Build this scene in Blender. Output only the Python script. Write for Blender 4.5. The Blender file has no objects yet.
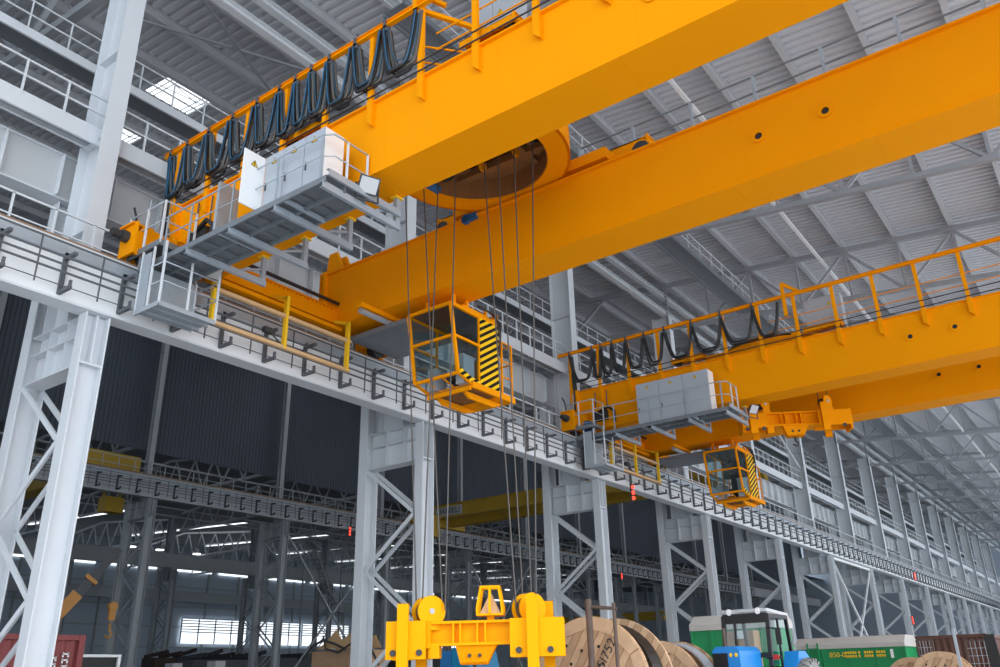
import bpy, math, random
from math import sin, cos, pi, radians, sqrt, atan2
from mathutils import Vector, Matrix
random.seed(7)
SC = bpy.context.scene
COL = SC.collection
V = Vector

# ------------------------------------------------------------------ mesh builder
class MB:
    def __init__(s): s.v = []; s.f = []; s.m = []; s.sm = []
    def add(s, vs, fs, mi=0, sm=False):
        b = len(s.v); s.v += [tuple(p) for p in vs]
        for f in fs:
            s.f.append(tuple(b + i for i in f)); s.m.append(mi); s.sm.append(sm)
        return s
    def box(s, x0, x1, y0, y1, z0, z1, mi=0):
        if x0 > x1: x0, x1 = x1, x0
        if y0 > y1: y0, y1 = y1, y0
        if z0 > z1: z0, z1 = z1, z0
        vs = [(x0,y0,z0),(x1,y0,z0),(x1,y1,z0),(x0,y1,z0),(x0,y0,z1),(x1,y0,z1),(x1,y1,z1),(x0,y1,z1)]
        return s.add(vs, [(0,3,2,1),(4,5,6,7),(0,1,5,4),(1,2,6,5),(2,3,7,6),(3,0,4,7)], mi)
    def frame(s, p, q, up=None):
        p, q = V(p), V(q); d = (q - p).normalized()
        up = V(up) if up is not None else (V((0,0,1)) if abs(d.z) < .97 else V((0,1,0)))
        u = d.cross(up).normalized(); w = u.cross(d).normalized()
        return p, q, d, u, w
    def bar(s, p, q, a, b=None, mi=0, up=None):       # a across, b along 'up'
        b = a if b is None else b
        p, q, d, u, w = s.frame(p, q, up); u = u*a/2; w = w*b/2
        vs = [p-u-w, p+u-w, p+u+w, p-u+w, q-u-w, q+u-w, q+u+w, q-u+w]
        return s.add(vs, [(0,1,2,3),(7,6,5,4),(0,4,5,1),(1,5,6,2),(2,6,7,3),(3,7,4,0)], mi)
    def hsec(s, p, q, w_, h_, t, mi=0, up=None):      # I section: flanges at +-h/2 along up, width w
        p, q, d, u, w = s.frame(p, q, up)
        for k in (-1, 1):
            o = w*(k*(h_/2 - t/2)); s.bar(p+o, q+o, w_, t, mi, up=w)
        return s.bar(p, q, t*.7, h_-2*t, mi, up=w)
    def chan(s, p, q, w_, h_, t, mi=0, up=None, side=1):
        p, q, d, u, w = s.frame(p, q, up)
        for k in (-1, 1):
            o = w*(k*(h_/2 - t/2)); s.bar(p+o, q+o, w_, t, mi, up=w)
        o = u*(side*(w_/2 - t/2)); return s.bar(p+o, q+o, t, h_-2*t, mi, up=w)
    def tube(s, pts, r, n=6, mi=0, caps=True):
        pts = [V(p) for p in pts]; rings = []; m = len(pts)
        up = None
        for i, p in enumerate(pts):
            d = (pts[min(i+1, m-1)] - pts[max(i-1, 0)]).normalized()
            if up is None: up = V((0,0,1)) if abs(d.z) < .9 else V((1,0,0))
            u = d.cross(up)
            if u.length < 1e-4: u = d.orthogonal()
            u.normalize(); w = u.cross(d).normalized(); up = w
            rr = r[i] if isinstance(r, (list, tuple)) else r
            rings.append([p + (u*cos(2*pi*k/n) + w*sin(2*pi*k/n))*rr for k in range(n)])
        vs = [p for g in rings for p in g]; fs = []
        for i in range(m-1):
            for k in range(n):
                a = i*n + k; b = i*n + (k+1) % n; fs.append((a, b, b+n, a+n))
        s.add(vs, fs, mi, True)
        if caps: s.add(rings[0], [tuple(range(n))[::-1]], mi); s.add(rings[-1], [tuple(range(n))], mi)
        return s
    def cyl(s, p, q, r, n=16, mi=0): return s.tube([p, q], r, n, mi)
    def ring(s, c, ax, ro, ri, h, n=40, mi=0, a0=0, a1=2*pi):   # pipe wall, thickness ro-ri, height h along ax
        c = V(c); ax = V(ax).normalized(); u = ax.orthogonal().normalized(); w = ax.cross(u)
        full = abs(a1 - a0 - 2*pi) < 1e-6; m = n if full else n+1; vs = []
        for k in range(m):
            a = a0 + (a1-a0)*k/n; e = u*cos(a) + w*sin(a)
            vs += [c+e*ro, c+e*ri, c+e*ri+ax*h, c+e*ro+ax*h]
        fs = []
        for k in range(n):
            a = 4*k; b = 4*((k+1) % m)
            for j in range(4): fs.append((a+j, a+(j+1)%4, b+(j+1)%4, b+j))
        return s.add(vs, fs, mi, False)
    def prism(s, poly, o, u, w, d, mi=0):             # poly (a,b)-> o+a*u+b*w, extruded by vector d
        o, u, w, d = V(o), V(u), V(w), V(d); n = len(poly)
        a = [o + u*x + w*y for x, y in poly]; b = [p + d for p in a]
        fs = [tuple(range(n))[::-1], tuple(range(n, 2*n))] + [(i, (i+1) % n, n+(i+1) % n, n+i) for i in range(n)]
        return s.add(a+b, fs, mi)
    def build(s, name, mats, parent=None, label=None, at=None):
        me = bpy.data.meshes.new(name)
        off = V(at) if at is not None else (V(parent_world(parent)) if parent else V((0,0,0)))
        me.from_pydata([V(p) - off for p in s.v], [], s.f)
        for m in (mats if isinstance(mats, (list, tuple)) else [mats]): me.materials.append(M[m])
        me.polygons.foreach_set('material_index', s.m); me.polygons.foreach_set('use_smooth', s.sm)
        me.update()
        import bmesh
        bm = bmesh.new(); bm.from_mesh(me); bmesh.ops.recalc_face_normals(bm, faces=bm.faces); bm.to_mesh(me); bm.free()
        o = bpy.data.objects.new(name, me); COL.objects.link(o)
        if parent: o.parent = parent
        elif at is not None: o.location = at
        if label: o['label'] = label
        return o

def parent_world(o):
    w = V((0,0,0))
    while o: w += o.location; o = o.parent
    return w
def tag(o, label, cat, group=None, kind=None):
    o['label'] = label; o['category'] = cat
    if group: o['group'] = group
    if kind: o['kind'] = kind
    return o
def thing(name, label, cat, loc=(0,0,0), group=None):
    o = bpy.data.objects.new(name, None); COL.objects.link(o); o.location = loc; o.empty_display_size = .2
    return tag(o, label, cat, group)
def struct(o): o['kind'] = 'structure'; return o
KIDS = {}
def kids(o): return [c for c in o.children]
def copy_tree(o, parent=None):
    c = o.copy(); COL.objects.link(c)
    if parent: c.parent = parent
    for ch in list(o.children): copy_tree(ch, c)
    return c
ORD = ['first','second','third','fourth','fifth','sixth','seventh','eighth','ninth','tenth','eleventh','twelfth','thirteenth','fourteenth','fifteenth','sixteenth','seventeenth','eighteenth']

# ------------------------------------------------------------------ materials
M = {}
def mat(name, col, rough=.5, metal=0., var=.08, scale=3., spec=.5, bump=0.):
    m = bpy.data.materials.new(name); m.use_nodes = True; nt = m.node_tree; b = nt.nodes['Principled BSDF']
    b.inputs['Roughness'].default_value = rough; b.inputs['Metallic'].default_value = metal
    b.inputs['Specular IOR Level'].default_value = spec
    if var:
        tc = nt.nodes.new('ShaderNodeTexCoord'); n = nt.nodes.new('ShaderNodeTexNoise'); n.inputs['Scale'].default_value = scale
        n.inputs['Detail'].default_value = 5
        mx = nt.nodes.new('ShaderNodeMix'); mx.data_type = 'RGBA'
        mx.inputs[6].default_value = (*[c*(1-var) for c in col], 1); mx.inputs[7].default_value = (*[min(1, c*(1+var)) for c in col], 1)
        nt.links.new(tc.outputs['Object'], n.inputs['Vector']); nt.links.new(n.outputs['Fac'], mx.inputs[0]); nt.links.new(mx.outputs[2], b.inputs['Base Color'])
    else: b.inputs['Base Color'].default_value = (*col, 1)
    M[name] = m; return m
def emat(name, col, st):
    m = bpy.data.materials.new(name); m.use_nodes = True; nt = m.node_tree; nt.nodes.clear()
    e = nt.nodes.new('ShaderNodeEmission'); e.inputs[0].default_value = (*col, 1); e.inputs[1].default_value = st
    o = nt.nodes.new('ShaderNodeOutputMaterial'); nt.links.new(e.outputs[0], o.inputs[0]); M[name] = m
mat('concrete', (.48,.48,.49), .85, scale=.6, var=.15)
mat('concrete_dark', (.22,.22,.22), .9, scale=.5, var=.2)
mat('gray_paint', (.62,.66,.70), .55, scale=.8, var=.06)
mat('galv_light', (.33,.385,.44), .45, .2, scale=4, var=.12)
mat('dark_brown', (.24,.11,.035), .6, var=.25, scale=2)  # dark brown for trolley interior, hoist gear and cab floor
mat('truss_paint', (.33,.35,.38), .6, scale=.8, var=.06)
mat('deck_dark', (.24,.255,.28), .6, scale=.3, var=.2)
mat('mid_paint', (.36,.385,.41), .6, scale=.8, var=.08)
mat('far_web', (.40,.42,.45), .6, scale=.5, var=.1)
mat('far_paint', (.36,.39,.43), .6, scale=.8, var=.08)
mat('white_paint', (.80,.82,.84), .5, scale=.7, var=.04)
mat('panel_gray', (.50,.52,.54), .6, scale=.5, var=.04)
mat('galv', (.40,.45,.50), .42, .35, scale=4, var=.14)
mat('galv_mid', (.19,.215,.24), .5, .25, scale=4, var=.15)
mat('press_blue', (.0,.16,.30), .4, var=.05)
mat('galv_dark', (.11,.12,.135), .5, .3, scale=4, var=.15)
mat('dark_steel', (.045,.05,.055), .5, .2, var=.1)
mat('rust_rail', (.30,.19,.12), .6, .3, var=.2, scale=6)
mat('yellow', (.88,.315,.0), .6, scale=.5, var=.045, spec=.07)
mat('yellow_bright', (.95,.42,.0), .55, scale=1, var=.04, spec=.1)
mat('yellow_deep', (.62,.22,.003), .6, scale=1, var=.1, spec=.1)
mat('yellow_old', (.50,.32,.03), .6, scale=1, var=.15)
mat('tan_wood', (.66,.43,.22), .7, scale=3, var=.12)
mat('black', (.008,.008,.009), .45, var=0)
mat('rubber', (.03,.03,.032), .75, var=.15, scale=9)
mat('cable_black', (.02,.021,.024), .4, var=0)
mat('cable_brown', (.10,.09,.08), .5, var=0)
mat('cable_blue', (.02,.10,.19), .4, var=0)
mat('blue', (.01,.12,.32), .4, var=.05)
mat('cabinet', (.40,.44,.49), .45, scale=1.2, var=.03)
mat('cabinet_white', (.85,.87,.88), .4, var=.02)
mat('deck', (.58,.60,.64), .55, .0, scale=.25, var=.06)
mat('purlin', (.46,.48,.51), .5, scale=1, var=.06)
mat('cladding', (.066,.078,.105), .55, scale=.12, var=.25)
mat('wall_panel', (.42,.50,.60), .6, scale=.3, var=.06)
mat('rope', (.10,.095,.09), .5, .4, var=.1, scale=20)
mat('warn_yellow', (.90,.55,.01), .5, var=0)
mat('red', (.45,.02,.015), .5, var=.1)
emat('skylight', (.92,.97,1), 1.5)
emat('daylight', (.88,.95,1), 1.35)
emat('lamp', (1,1,1), 3.0)
emat('red_lamp', (1,.05,.03), 3.0)
def glass(name, tint, alpha, rough=.05):
    m = bpy.data.materials.new(name); m.use_nodes = True; nt = m.node_tree; nt.nodes.clear()
    t = nt.nodes.new('ShaderNodeBsdfTransparent'); t.inputs[0].default_value = (*tint, 1)
    g = nt.nodes.new('ShaderNodeBsdfGlossy'); g.inputs['Roughness'].default_value = rough; g.inputs[0].default_value = (.8,.9,.95,1)
    mx = nt.nodes.new('ShaderNodeMixShader'); mx.inputs[0].default_value = alpha
    o = nt.nodes.new('ShaderNodeOutputMaterial')
    nt.links.new(t.outputs[0], mx.inputs[1]); nt.links.new(g.outputs[0], mx.inputs[2]); nt.links.new(mx.outputs[0], o.inputs[0]); M[name] = m
glass('glass', (.62,.74,.76), .10)
glass('glass_dark', (.25,.32,.34), .15)
def hazard():
    m = bpy.data.materials.new('hazard'); m.use_nodes = True; nt = m.node_tree; b = nt.nodes['Principled BSDF']; b.inputs['Roughness'].default_value = .5
    tc = nt.nodes.new('ShaderNodeTexCoord'); mp = nt.nodes.new('ShaderNodeSeparateXYZ'); nt.links.new(tc.outputs['Object'], mp.inputs[0])
    def mth(op, a, bb):
        n = nt.nodes.new('ShaderNodeMath'); n.operation = op
        for i, q in enumerate((a, bb)):
            if hasattr(q, 'links'): nt.links.new(q, n.inputs[i])
            else: n.inputs[i].default_value = q
        return n.outputs[0]
    s = mth('ADD', mth('MULTIPLY', mp.outputs['Y'], -.62), mth('ADD', mp.outputs['Z'], 200.0))
    fr = mth('FRACT', mth('DIVIDE', s, .215), 0)
    st = mth('GREATER_THAN', fr, .5)
    mx = nt.nodes.new('ShaderNodeMix'); mx.data_type = 'RGBA'; mx.inputs[6].default_value = (.90,.55,.01,1); mx.inputs[7].default_value = (.01,.01,.01,1)
    nt.links.new(st, mx.inputs[0]); nt.links.new(mx.outputs[2], b.inputs['Base Color']); b.inputs['Specular IOR Level'].default_value = .1; M['hazard'] = m
hazard()

# ------------------------------------------------------------------ setting
Y0, SP = 9.19, 12.05
def row_y(i): return Y0 + SP*i
def chord(x): return 23.72 - .098*(x + 11.36)          # roof truss top chord height, front hall
struct(MB().box(-22.5, 24, -14, 206, -.3, 0).build('floor', 'concrete')); struct(MB().box(-123, -22.5, -14, 206, -.3, 0).build('floor.001', 'concrete_dark'))  # unseen rear floor darkened to weaken bounce light on the roof

RIDGE = -60.0
def deck_z(x):
    if x >= RIDGE: return chord(x) + .62
    return deck_z(RIDGE) + .098*(x - RIDGE)
SKY = [(-28.9,-26.6,14.6,16.5)]
def ribbed(xa, xb, ya, yb, per=.40, h=.10):
    mb = MB(); ys = []; y = -4.0
    while y < yb:
        for q, z in ((0, 0), (per*.45, 0), (per*.55, h), (per*.9, h)):
            if ya <= y+q <= yb: ys.append((y+q, z))
        y += per
    n = len(ys)
    vs = [(xa, y, deck_z(xa)+z) for y, z in ys] + [(xb, y, deck_z(xb)+z) for y, z in ys]
    fs = [(i, i+1, n+i+1, n+i) for i in range(n-1)]
    return mb.add(vs, fs)
def merge(*ms):
    r = MB()
    for m in ms: r.add(m.v, m.f)
    return r
SKY = [(-30.25, -27.95), (-35.7, -33.4)]; sy0, sy1 = 15.4, 17.6
deck = merge(ribbed(-27.95, 15, -4, 206), ribbed(-33.4, -30.25, -4, 206), ribbed(-57, -35.7, -4, 206),
             *[ribbed(a, b, -4, sy0+.05) for a, b in SKY], *[ribbed(a, b, sy1-.05, 206) for a, b in SKY])
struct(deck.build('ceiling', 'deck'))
for k, (sx0, sx1) in enumerate(SKY):
    z = lambda x: deck_z(x) + .07
    w = struct(MB().add([(sx0-.05,sy0-.1,z(sx0)),(sx1+.05,sy0-.1,z(sx1)),(sx1+.05,sy1+.1,z(sx1)),(sx0-.05,sy1+.1,z(sx0))], [(0,1,2,3)]).build(f'window_{90+k}', 'skylight'))
    mb = MB()
    for f in (.1, .2, .82, .92): mb.bar((sx0, sy0+(sy1-sy0)*f, z(sx0)-.03), (sx1, sy0+(sy1-sy0)*f, z(sx1)-.03), .035)
    mb.bar((sx0+.9, sy0, z(sx0+.9)-.04), (sx0+1.3, sy1, z(sx0+1.3)-.04), .03); mb.bar((sx0+1.6, sy0+.3, z(sx0+1.6)-.04), (sx0+1.1, sy1-.3, z(sx0+1.1)-.04), .03)
    mb.build('glazing_bar', 'galv', w)

# purlins (front hall), each a thing of its own
px = -11.36 + 2.73*9
n = 0
while px > -56:
    z = (chord(px) if px > RIDGE else chord(2*RIDGE - px)) + .15
    mb = MB(); mb.hsec((px, -4, z+.24), (px, 205, z+.24), .22, .46, .03)
    o = mb.build('roof_purlin', 'purlin', at=(px, 0, z)); n += 1
    k = round((px + 16.82)/2.73)
    if k >= 0: lb = f'long gray roof purlin, {ORD[k]} to the right of the front column tops'
    elif px > RIDGE: lb = f'long gray roof purlin, {ORD[-k-1]} to the left of the front column tops'
    else: lb = f'long gray roof purlin beyond the ridge, {ORD[min(17, int((RIDGE-px)/2.73))]} one counted from it'
    tag(o, lb, 'roof beam', 'purlins under the roof deck')
    px -= 2.73

# roof trusses across the hall
def truss(y):
    t = thing('roof_truss', '', 'roof truss', (-20, y, 20))
    xs = [-19.4 + 2.73*k + .3 for k in range(13)]
    top = MB().bar((-19.4, y, chord(-19.4)), (15, y, chord(15)), .28, .26)
    top.bar((-20.5, y, chord(-20.5)), (-55.2, y, chord(-55.2)), .28, .26)
    top.build('top_chord', 'truss_paint', t)
    D = 2.95
    b = MB().bar((-19.4, y, chord(-19.4)-D), (15, y, chord(15)-D), .26, .22)
    b.bar((-20.5, y, chord(-20.5)-D), (-38, y, chord(-38)-D), .3, .3); b.bar((-38, y, chord(-38)-D), (-41, y, chord(-41)), .2, .2)
    b.build('bottom_chord', 'truss_paint', t)
    X = -11.36 - 2.73*3
    k = 0
    while X < 14:
        a, c = X, X + 2.73
        MB().bar((a, y, chord(a)), (a, y, chord(a)-D), .13).build('vertical', 'truss_paint', t)
        if k % 2 == 0: MB().bar((a, y, chord(a)-.1), (c, y, chord(c)-D), .14).build('diagonal', 'truss_paint', t)
        else: MB().bar((a, y, chord(a)-D), (c, y, chord(c)-.1), .14).build('diagonal', 'truss_paint', t)
        X += 2.73; k += 1
    X = -20.6
    k = 0
    while X > -36:
        a, c = X, X - 3.3
        mb = MB()
        if k % 2: mb.bar((a, y, chord(a)-.1), (c, y, chord(c)-D), .16)
        else: mb.bar((a, y, chord(a)-D), (c, y, chord(c)-.1), .16)
        mb.build('diagonal', 'truss_paint', t); X -= 3.3; k += 1
    return t
T0 = truss(Y0)
T0['label'] = 'gray roof truss nearest the camera, over the leftmost column'; T0['group'] = 'roof trusses'
for k in range(1, 15):
    o = copy_tree(T0); o.location.y = row_y(k)
    o['label'] = f'gray roof truss bearing on the {ORD[k]} front column from the left'
for (lx, lz, nm) in ((-19.65, 22.55, 'lower'), (-19.65, 23.7, 'upper')):
    mb = MB().hsec((lx, 0, lz), (lx, 195, lz), .3, .3, .03)
    tag(mb.build('eaves_beam', 'gray_paint', at=(lx, 0, lz)), f'{nm} long gray beam joining the tops of the front upper column shafts', 'roof beam')

# ------------------------------------------------------------------ columns
def hleg(mb, x0, x1, y, z1, t=.035, w=.30, z0=0.):
    mb.box(x0, x1, y-w, y-w+t, z0, z1); mb.box(x0, x1, y+w-t, y+w, z0, z1)       # flanges facing +-Y
    xm = (x0+x1)/2 - .04
    mb.box(xm-.012, xm+.012, y-w+t, y+w-t, z0, z1)
    return mb
def column(xi, y, zi, zo, ztop, m, pitch=1.72, deep=1.15):
    t = thing('steel_column', '', 'column', (xi-1.5, y, 0))
    a = hleg(MB(), xi, xi-.36, y, zi-.02)
    xm = xi - .22
    a.box(xm+.03, xi-.02, y-.02, y+.02, zi-1.25, zi-.05); a.box(xm, xi-.01, y-.29, y+.29, zi-1.3, zi-1.25)
    a.box(xi+.12, xi-.5, y-.45, y+.45, 0, .04)
    a.build('leg', m, t)
    b = hleg(MB(), xi-2.65, xi-3.05, y, zo-.02); b.box(xi-2.5, xi-3.2, y-.45, y+.45, 0, .04)
    b.build('leg', m, t)
    w = MB(); w.box(xi-.36, xi-2.65, y-.012, y+.012, zi-1.3, zi-.03)
    w.box(xi-.36, xi-2.65, y-.24, y+.24, zi-1.32, zi-1.29)
    for f in (.27, .63): w.box(xi-.36-2.29*f-.012, xi-.36-2.29*f+.012, y-.22, y+.22, zi-1.29, zi-.05)
    w.box(xi-.36, xi-2.65, y-.22, y-.02, zi-.55, zi-.525); w.box(xi-.36, xi-2.65, y-.24, y+.24, zi-.05, zi-.03)
    w.build('web_plate', m, t)
    z = zi - 1.38; k = 0
    while z > .4:
        z2 = max(.15, z - pitch)
        p, q = ((xi-2.63, z), (xi-.38, z2)) if k % 2 == 0 else ((xi-.38, z), (xi-2.63, z2))
        for s in (-1, 1):
            MB().bar((p[0], y+s*.24, p[1]), (q[0], y+s*.24, q[1]), .06, .13).build('brace', m, t)
        z = z2; k += 1
    u = MB(); xa, xb = xi-1.0, xi-1.0-deep; fw = .26 if deep > 1 else .2
    u.box(xa, xa-.03, y-fw, y+fw, zi-.03, ztop); u.box(xb, xb+.03, y-fw, y+fw, zi-.03, ztop)
    u.box(xa-.03, xb+.03, y-.012, y+.012, zi-.03, ztop)
    z = zi + 2.6
    while z < ztop-1: u.box(xa-.03, xb+.03, y-.2, y+.2, z, z+.02); z += 2.9
    u.build('upper_shaft', m, t)
    return t
XA = -18.4
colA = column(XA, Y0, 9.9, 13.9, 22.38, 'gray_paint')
colA['label'] = 'leftmost and nearest white-gray steel lattice column under the front crane runway'; colA['group'] = 'columns of the front row'
for i in list(range(1, 15)):
    c = copy_tree(colA); c.location.y = row_y(i)
    c['label'] = f'white-gray steel lattice column of the front row, {ORD[i]} from the left under the runway'
XB, XC = -54.4, -87.6
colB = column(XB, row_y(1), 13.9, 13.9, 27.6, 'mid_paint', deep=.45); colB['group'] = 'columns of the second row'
colB['label'] = 'gray lattice column of the second row, seen just right of the nearest front column'
for n, i in enumerate(range(2, 13)):
    c = copy_tree(colB); c.location.y = row_y(i); c['label'] = f'gray lattice column of the second row behind, {ORD[n+1]} from the left'
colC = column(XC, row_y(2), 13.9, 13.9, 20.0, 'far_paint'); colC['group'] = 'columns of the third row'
colC['label'] = 'gray lattice column of the third row far back, leftmost one'
for n, i in enumerate(range(3, 15)):
    c = copy_tree(colC); c.location.y = row_y(i); c['label'] = f'gray lattice column of the third row far back, {ORD[n+1]} from the left'

# high service walkway and wind bracing of the roof, left of the front row
t = thing('service_walkway', 'railed service walkway high under the roof, behind the leftmost upper shaft', 'walkway', (-22.4, 2, 19.4))
b = MB(); b.box(-22.35, -22.43, 0, 190, 19.42, 19.72, 0); b.box(-22.43, -23.3, 0, 190, 19.6, 19.65, 1); b.build('deck', ['gray_paint', 'galv_mid'], t)
r = MB()
for zz in (20.2, 20.72): r.bar((-22.39, 0, zz), (-22.39, 190, zz), .045)
r.build('handrail', 'gray_paint', t)
for k in range(70): MB().box(-22.37, -22.42, 4+k*1.2-.02, 4+k*1.2+.02, 19.7, 20.72).build('post', 'gray_paint', t)
t = thing('roof_bracing', 'thin crossed tie rods under the roof sheets, left of the foreground cable rail', 'bracing', (-23.5, 15.2, 24.8))
MB().bar((-22.1, 12.6, 24.72), (-24.9, 18.6, 24.98), .09).build('tie_rod', 'truss_paint', t); MB().bar((-25.2, 12.2, 25.0), (-21.9, 18.2, 24.70), .09).build('tie_rod', 'truss_paint', t); MB().box(-23.7, -23.4, 15.05, 15.35, 24.80, 24.9).build('gusset', 'truss_paint', t)

# ------------------------------------------------------------------ runways
def runway(name, label, x, z, h, ya, yb, mweb, mfl, rail=True, stiff=1.506):
    """I girder along Y: face at x (+X side)"""
    t = thing(name, label, 'crane girder', (x-.25, ya, z))
    b = MB(); b.box(x+.06, x-.46, ya, yb, z, z+.05, 1); b.box(x+.06, x-.46, ya, yb, z+h-.05, z+h, 1)
    b.box(x-.02, x-.05, ya, yb, z+.05, z+h-.05, 0)
    b.build('girder', [mweb, mfl], t)
    if rail:
        r = MB(); r.box(x-.13, x-.27, ya, yb, z+h, z+h+.03); r.box(x-.17, x-.23, ya, yb, z+h+.03, z+h+.1); r.box(x-.14, x-.26, ya, yb, z+h+.1, z+h+.16)
        r.build('rail', 'rust_rail', t)
    return t
def cond(name, label, x, z, h, ya, yb, step, mb_, mr, limit=99, nbars=3, first=None):
    """conductor bars on C brackets on the +X face"""
    t = thing(name, label, 'power rail', (x, ya, z+h))
    for k in range(nbars):
        zz = z + h - .42 - k*.19
        MB().bar((x+.40, ya, zz-.16), (x+.40, yb, zz-.16), .035, .045).build('conductor_bar', mr, t)
    MB().bar((x+.16, ya, z+.32), (x+.16, yb, z+.32), .02, .02).build('conductor_bar', mr, t)
    MB().bar((x+.52, ya, z+h-.30), (x+.52, yb, z+h-.30), .03, .04).build('conductor_bar', mr, t)
    c = MB(); c.box(x, x+.09, ya, yb, z+h-.36, z+h-.07); c.build('support_channel', 'galv', t)
    y = first if first is not None else ya + .7; n = 0; rest = MB()
    while y < yb:
        b = MB() if n < limit//2 else rest
        b.box(x+.01, x+.09, y-.05, y+.05, z+.16, z+h-.3); b.box(x+.01, x+.52, y-.045, y+.045, z+.14, z+.22)
        b.box(x+.01, x+.52, y-.045, y+.045, z+h-.50, z+h-.42); b.box(x+.46, x+.52, y-.03, y+.03, z+.22, z+.36)
        if n < limit//2: b.build('bracket', mb_, t)
        hgr = MB() if n < limit//2 else rest
        hgr.box(x+.36, x+.39, y+step/2-.015, y+step/2+.015, z+.12, z+h-.2)
        if n < limit//2: hgr.build('hanger', mr, t)
        y += step; n += 1
    if rest.v: o = rest.build('bracket', mb_, t); o['kind'] = 'stuff'
    return t
def guard(name, label, p, q, hgt, step, m, r=.025, mids=(.5,), post=.05, limit=80, toe=True, parent=None, cat='railing', down=0.):
    p, q = V(p), V(q); L = (q-p).length; d = (q-p)/L
    if parent is None: t = thing(name, label, cat, p); tp = t
    else: t = None; tp = parent
    rl = MB(); up = V((0,0,1))
    rl.bar(p+up*hgt, q+up*hgt, r*2)
    for f in mids: rl.bar(p+up*hgt*f, q+up*hgt*f, r*1.5)
    if toe: rl.bar(p+up*.07, q+up*.07, .012, .14)
    if parent is not None:
        host = rl.build(name, m, parent)
    else: host = t; rl.build('rails', m, t)
    n = max(1, round(L/step)); rest = MB()
    for k in range(n+1):
        a = p + d*(L*k/n)
        b = MB() if k < limit else rest
        b.bar(a - up*down, a + up*hgt, post)
        if k < limit: b.build('post', m, host)
    if rest.v: o = rest.build('post', m, host); o['kind'] = 'stuff'
    return t or host
YA, YB = -3.0, 190.0
runway('crane_runway_girder', 'white crane runway girder running the length of the front column row', XA, 9.9, 1.5, YA, YB, 'white_paint', 'gray_paint')
cond('conductor_rail', 'dark power rails on bracket arms along the white front runway girder', XA-.02, 9.9, 1.5, YA, YB, 1.47, 'galv_dark', 'galv_dark', 160, first=8.17-1.47*7)
mb = MB(); mb.box(XA-.50, XA-.98, YA, YB, 11.35, 11.40)
tag(mb.build('runway_walkway', 'galv', at=(XA-.7, YA, 11.35)), 'narrow galvanized walkway behind the rail of the white front runway', 'walkway')
guard('walkway_railing', 'light gray handrail along the walkway on top of the front runway', (XA-.6, YA, 11.40), (XA-.6, YB, 11.40), 1.05, 1.0, 'gray_paint', mids=(.45,))
# upper walkway and the neighbouring hall's runway on the outer legs
mb = MB(); tu = thing('upper_walkway', 'high gray walkway and handrail running between the upper column shafts', 'walkway', (-20, YA, 15.0))
rl = MB(); rest = MB(); npost = 0; posts = []
for i in range(-1, 15):
    ya, yb = (row_y(i)+.03, row_y(i+1)-.03) if i >= 0 else (YA, row_y(0)-.03)
    mb.box(-19.80, -19.88, ya, yb, 15.24, 15.67, 0); mb.box(-19.88, -20.45, ya, yb, 15.50, 15.55, 1); mb.box(-20.3, -20.38, ya, yb, 15.35, 15.5, 0); mb.box(-19.82, -19.98, ya, yb, 15.62, 15.67, 0)
    for zz in (16.73, 16.24): rl.bar((-19.83, ya, zz), (-19.83, yb, zz), .05)
    rl.bar((-19.83, ya, 15.72), (-19.83, yb, 15.72), .012, .12)
    k = max(1, round((yb-ya)/1.1))
    for q in range(k+1): posts.append(ya+.03+(yb-ya-.06)*q/k)
mb.build('walkway_beam', ['gray_paint', 'galv_mid'], tu); rl.build('handrail', 'gray_paint', tu)
for q, yy in enumerate(posts):
    if q < 90: MB().box(-19.80, -19.86, yy-.025, yy+.025, 15.67, 16.73).build('post', 'gray_paint', tu)
    else: rest.box(-19.80, -19.86, yy-.025, yy+.025, 15.67, 16.73)
o = rest.build('post', 'gray_paint', tu); o['kind'] = 'stuff'
t = runway('neighbour_runway_girder', 'gray runway girder high on the back legs of the front columns', -21.0, 13.9, 1.38, YA, YB, 'panel_gray', 'gray_paint', rail=False)
y = YA + 1.2; n = 0
while y < 150 and n < 95:
    MB().box(-20.78, -21.02, y-.012, y+.012, 13.95, 15.2).build('stiffener', 'gray_paint', t); y += 1.5; n += 1
# second row
runway('far_runway_girder', 'gray crane runway girder on the second column row beyond the columns', XB, 13.9, 1.5, 15, 190, 'far_web', 'mid_paint', rail=True)
cond('far_conductor_rail', 'dark power rails with brackets along the second row runway', XB-.02, 13.9, 1.5, 15, 150, 1.47, 'dark_steel', 'galv_dark', 130)
guard('far_walkway_railing', 'gray handrail above the second row runway, under the dark cladding', (XB-.5, 15, 15.4), (XB-.5, 190, 15.4), 1.1, 1.2, 'mid_paint')
runway('rear_runway_girder', 'gray runway girder on the third column row at the back', XC, 13.92, 1.6, 30, 190, 'mid_paint', 'mid_paint', rail=False)
guard('rear_walkway_railing', 'thin gray handrail on the runway of the third row', (XC-.2, 30, 15.54), (XC-.2, 190, 15.54), 1.1, 1.5, 'mid_paint', toe=False)
# dark cladding above the second row
def vrib(x, ya, yb, za, zb, per=.33, h=.05):
    mb = MB(); ys = []; y = ya
    while y < yb: ys += [(y, 0), (y+per*.55, 0), (y+per*.65, h), (y+per*.9, h)]; y += per
    n = len(ys); vs = [(x+e, y, za) for y, e in ys] + [(x+e, y, zb) for y, e in ys]
    return mb.add(vs, [(i, i+1, n+i+1, n+i) for i in range(n-1)])
cl = vrib(-56.9, 10, 190, 17.8, 29.0)
struct(cl.build('wall_left', 'cladding'))
# back hall: roof, wall with windows
mb = MB()
for (xa, za, xb, zb) in ((-57.05, 20.7, -72, 22.2), (-72, 22.2, -88, 20.6), (-88, 20.6, -122, 22.4)):
    mb.add([(xa,10,za),(xb,10,zb),(xb,206,zb),(xa,206,za)], [(0,1,2,3)])
struct(mb.build('ceiling.001', 'deck_dark'))

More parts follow.
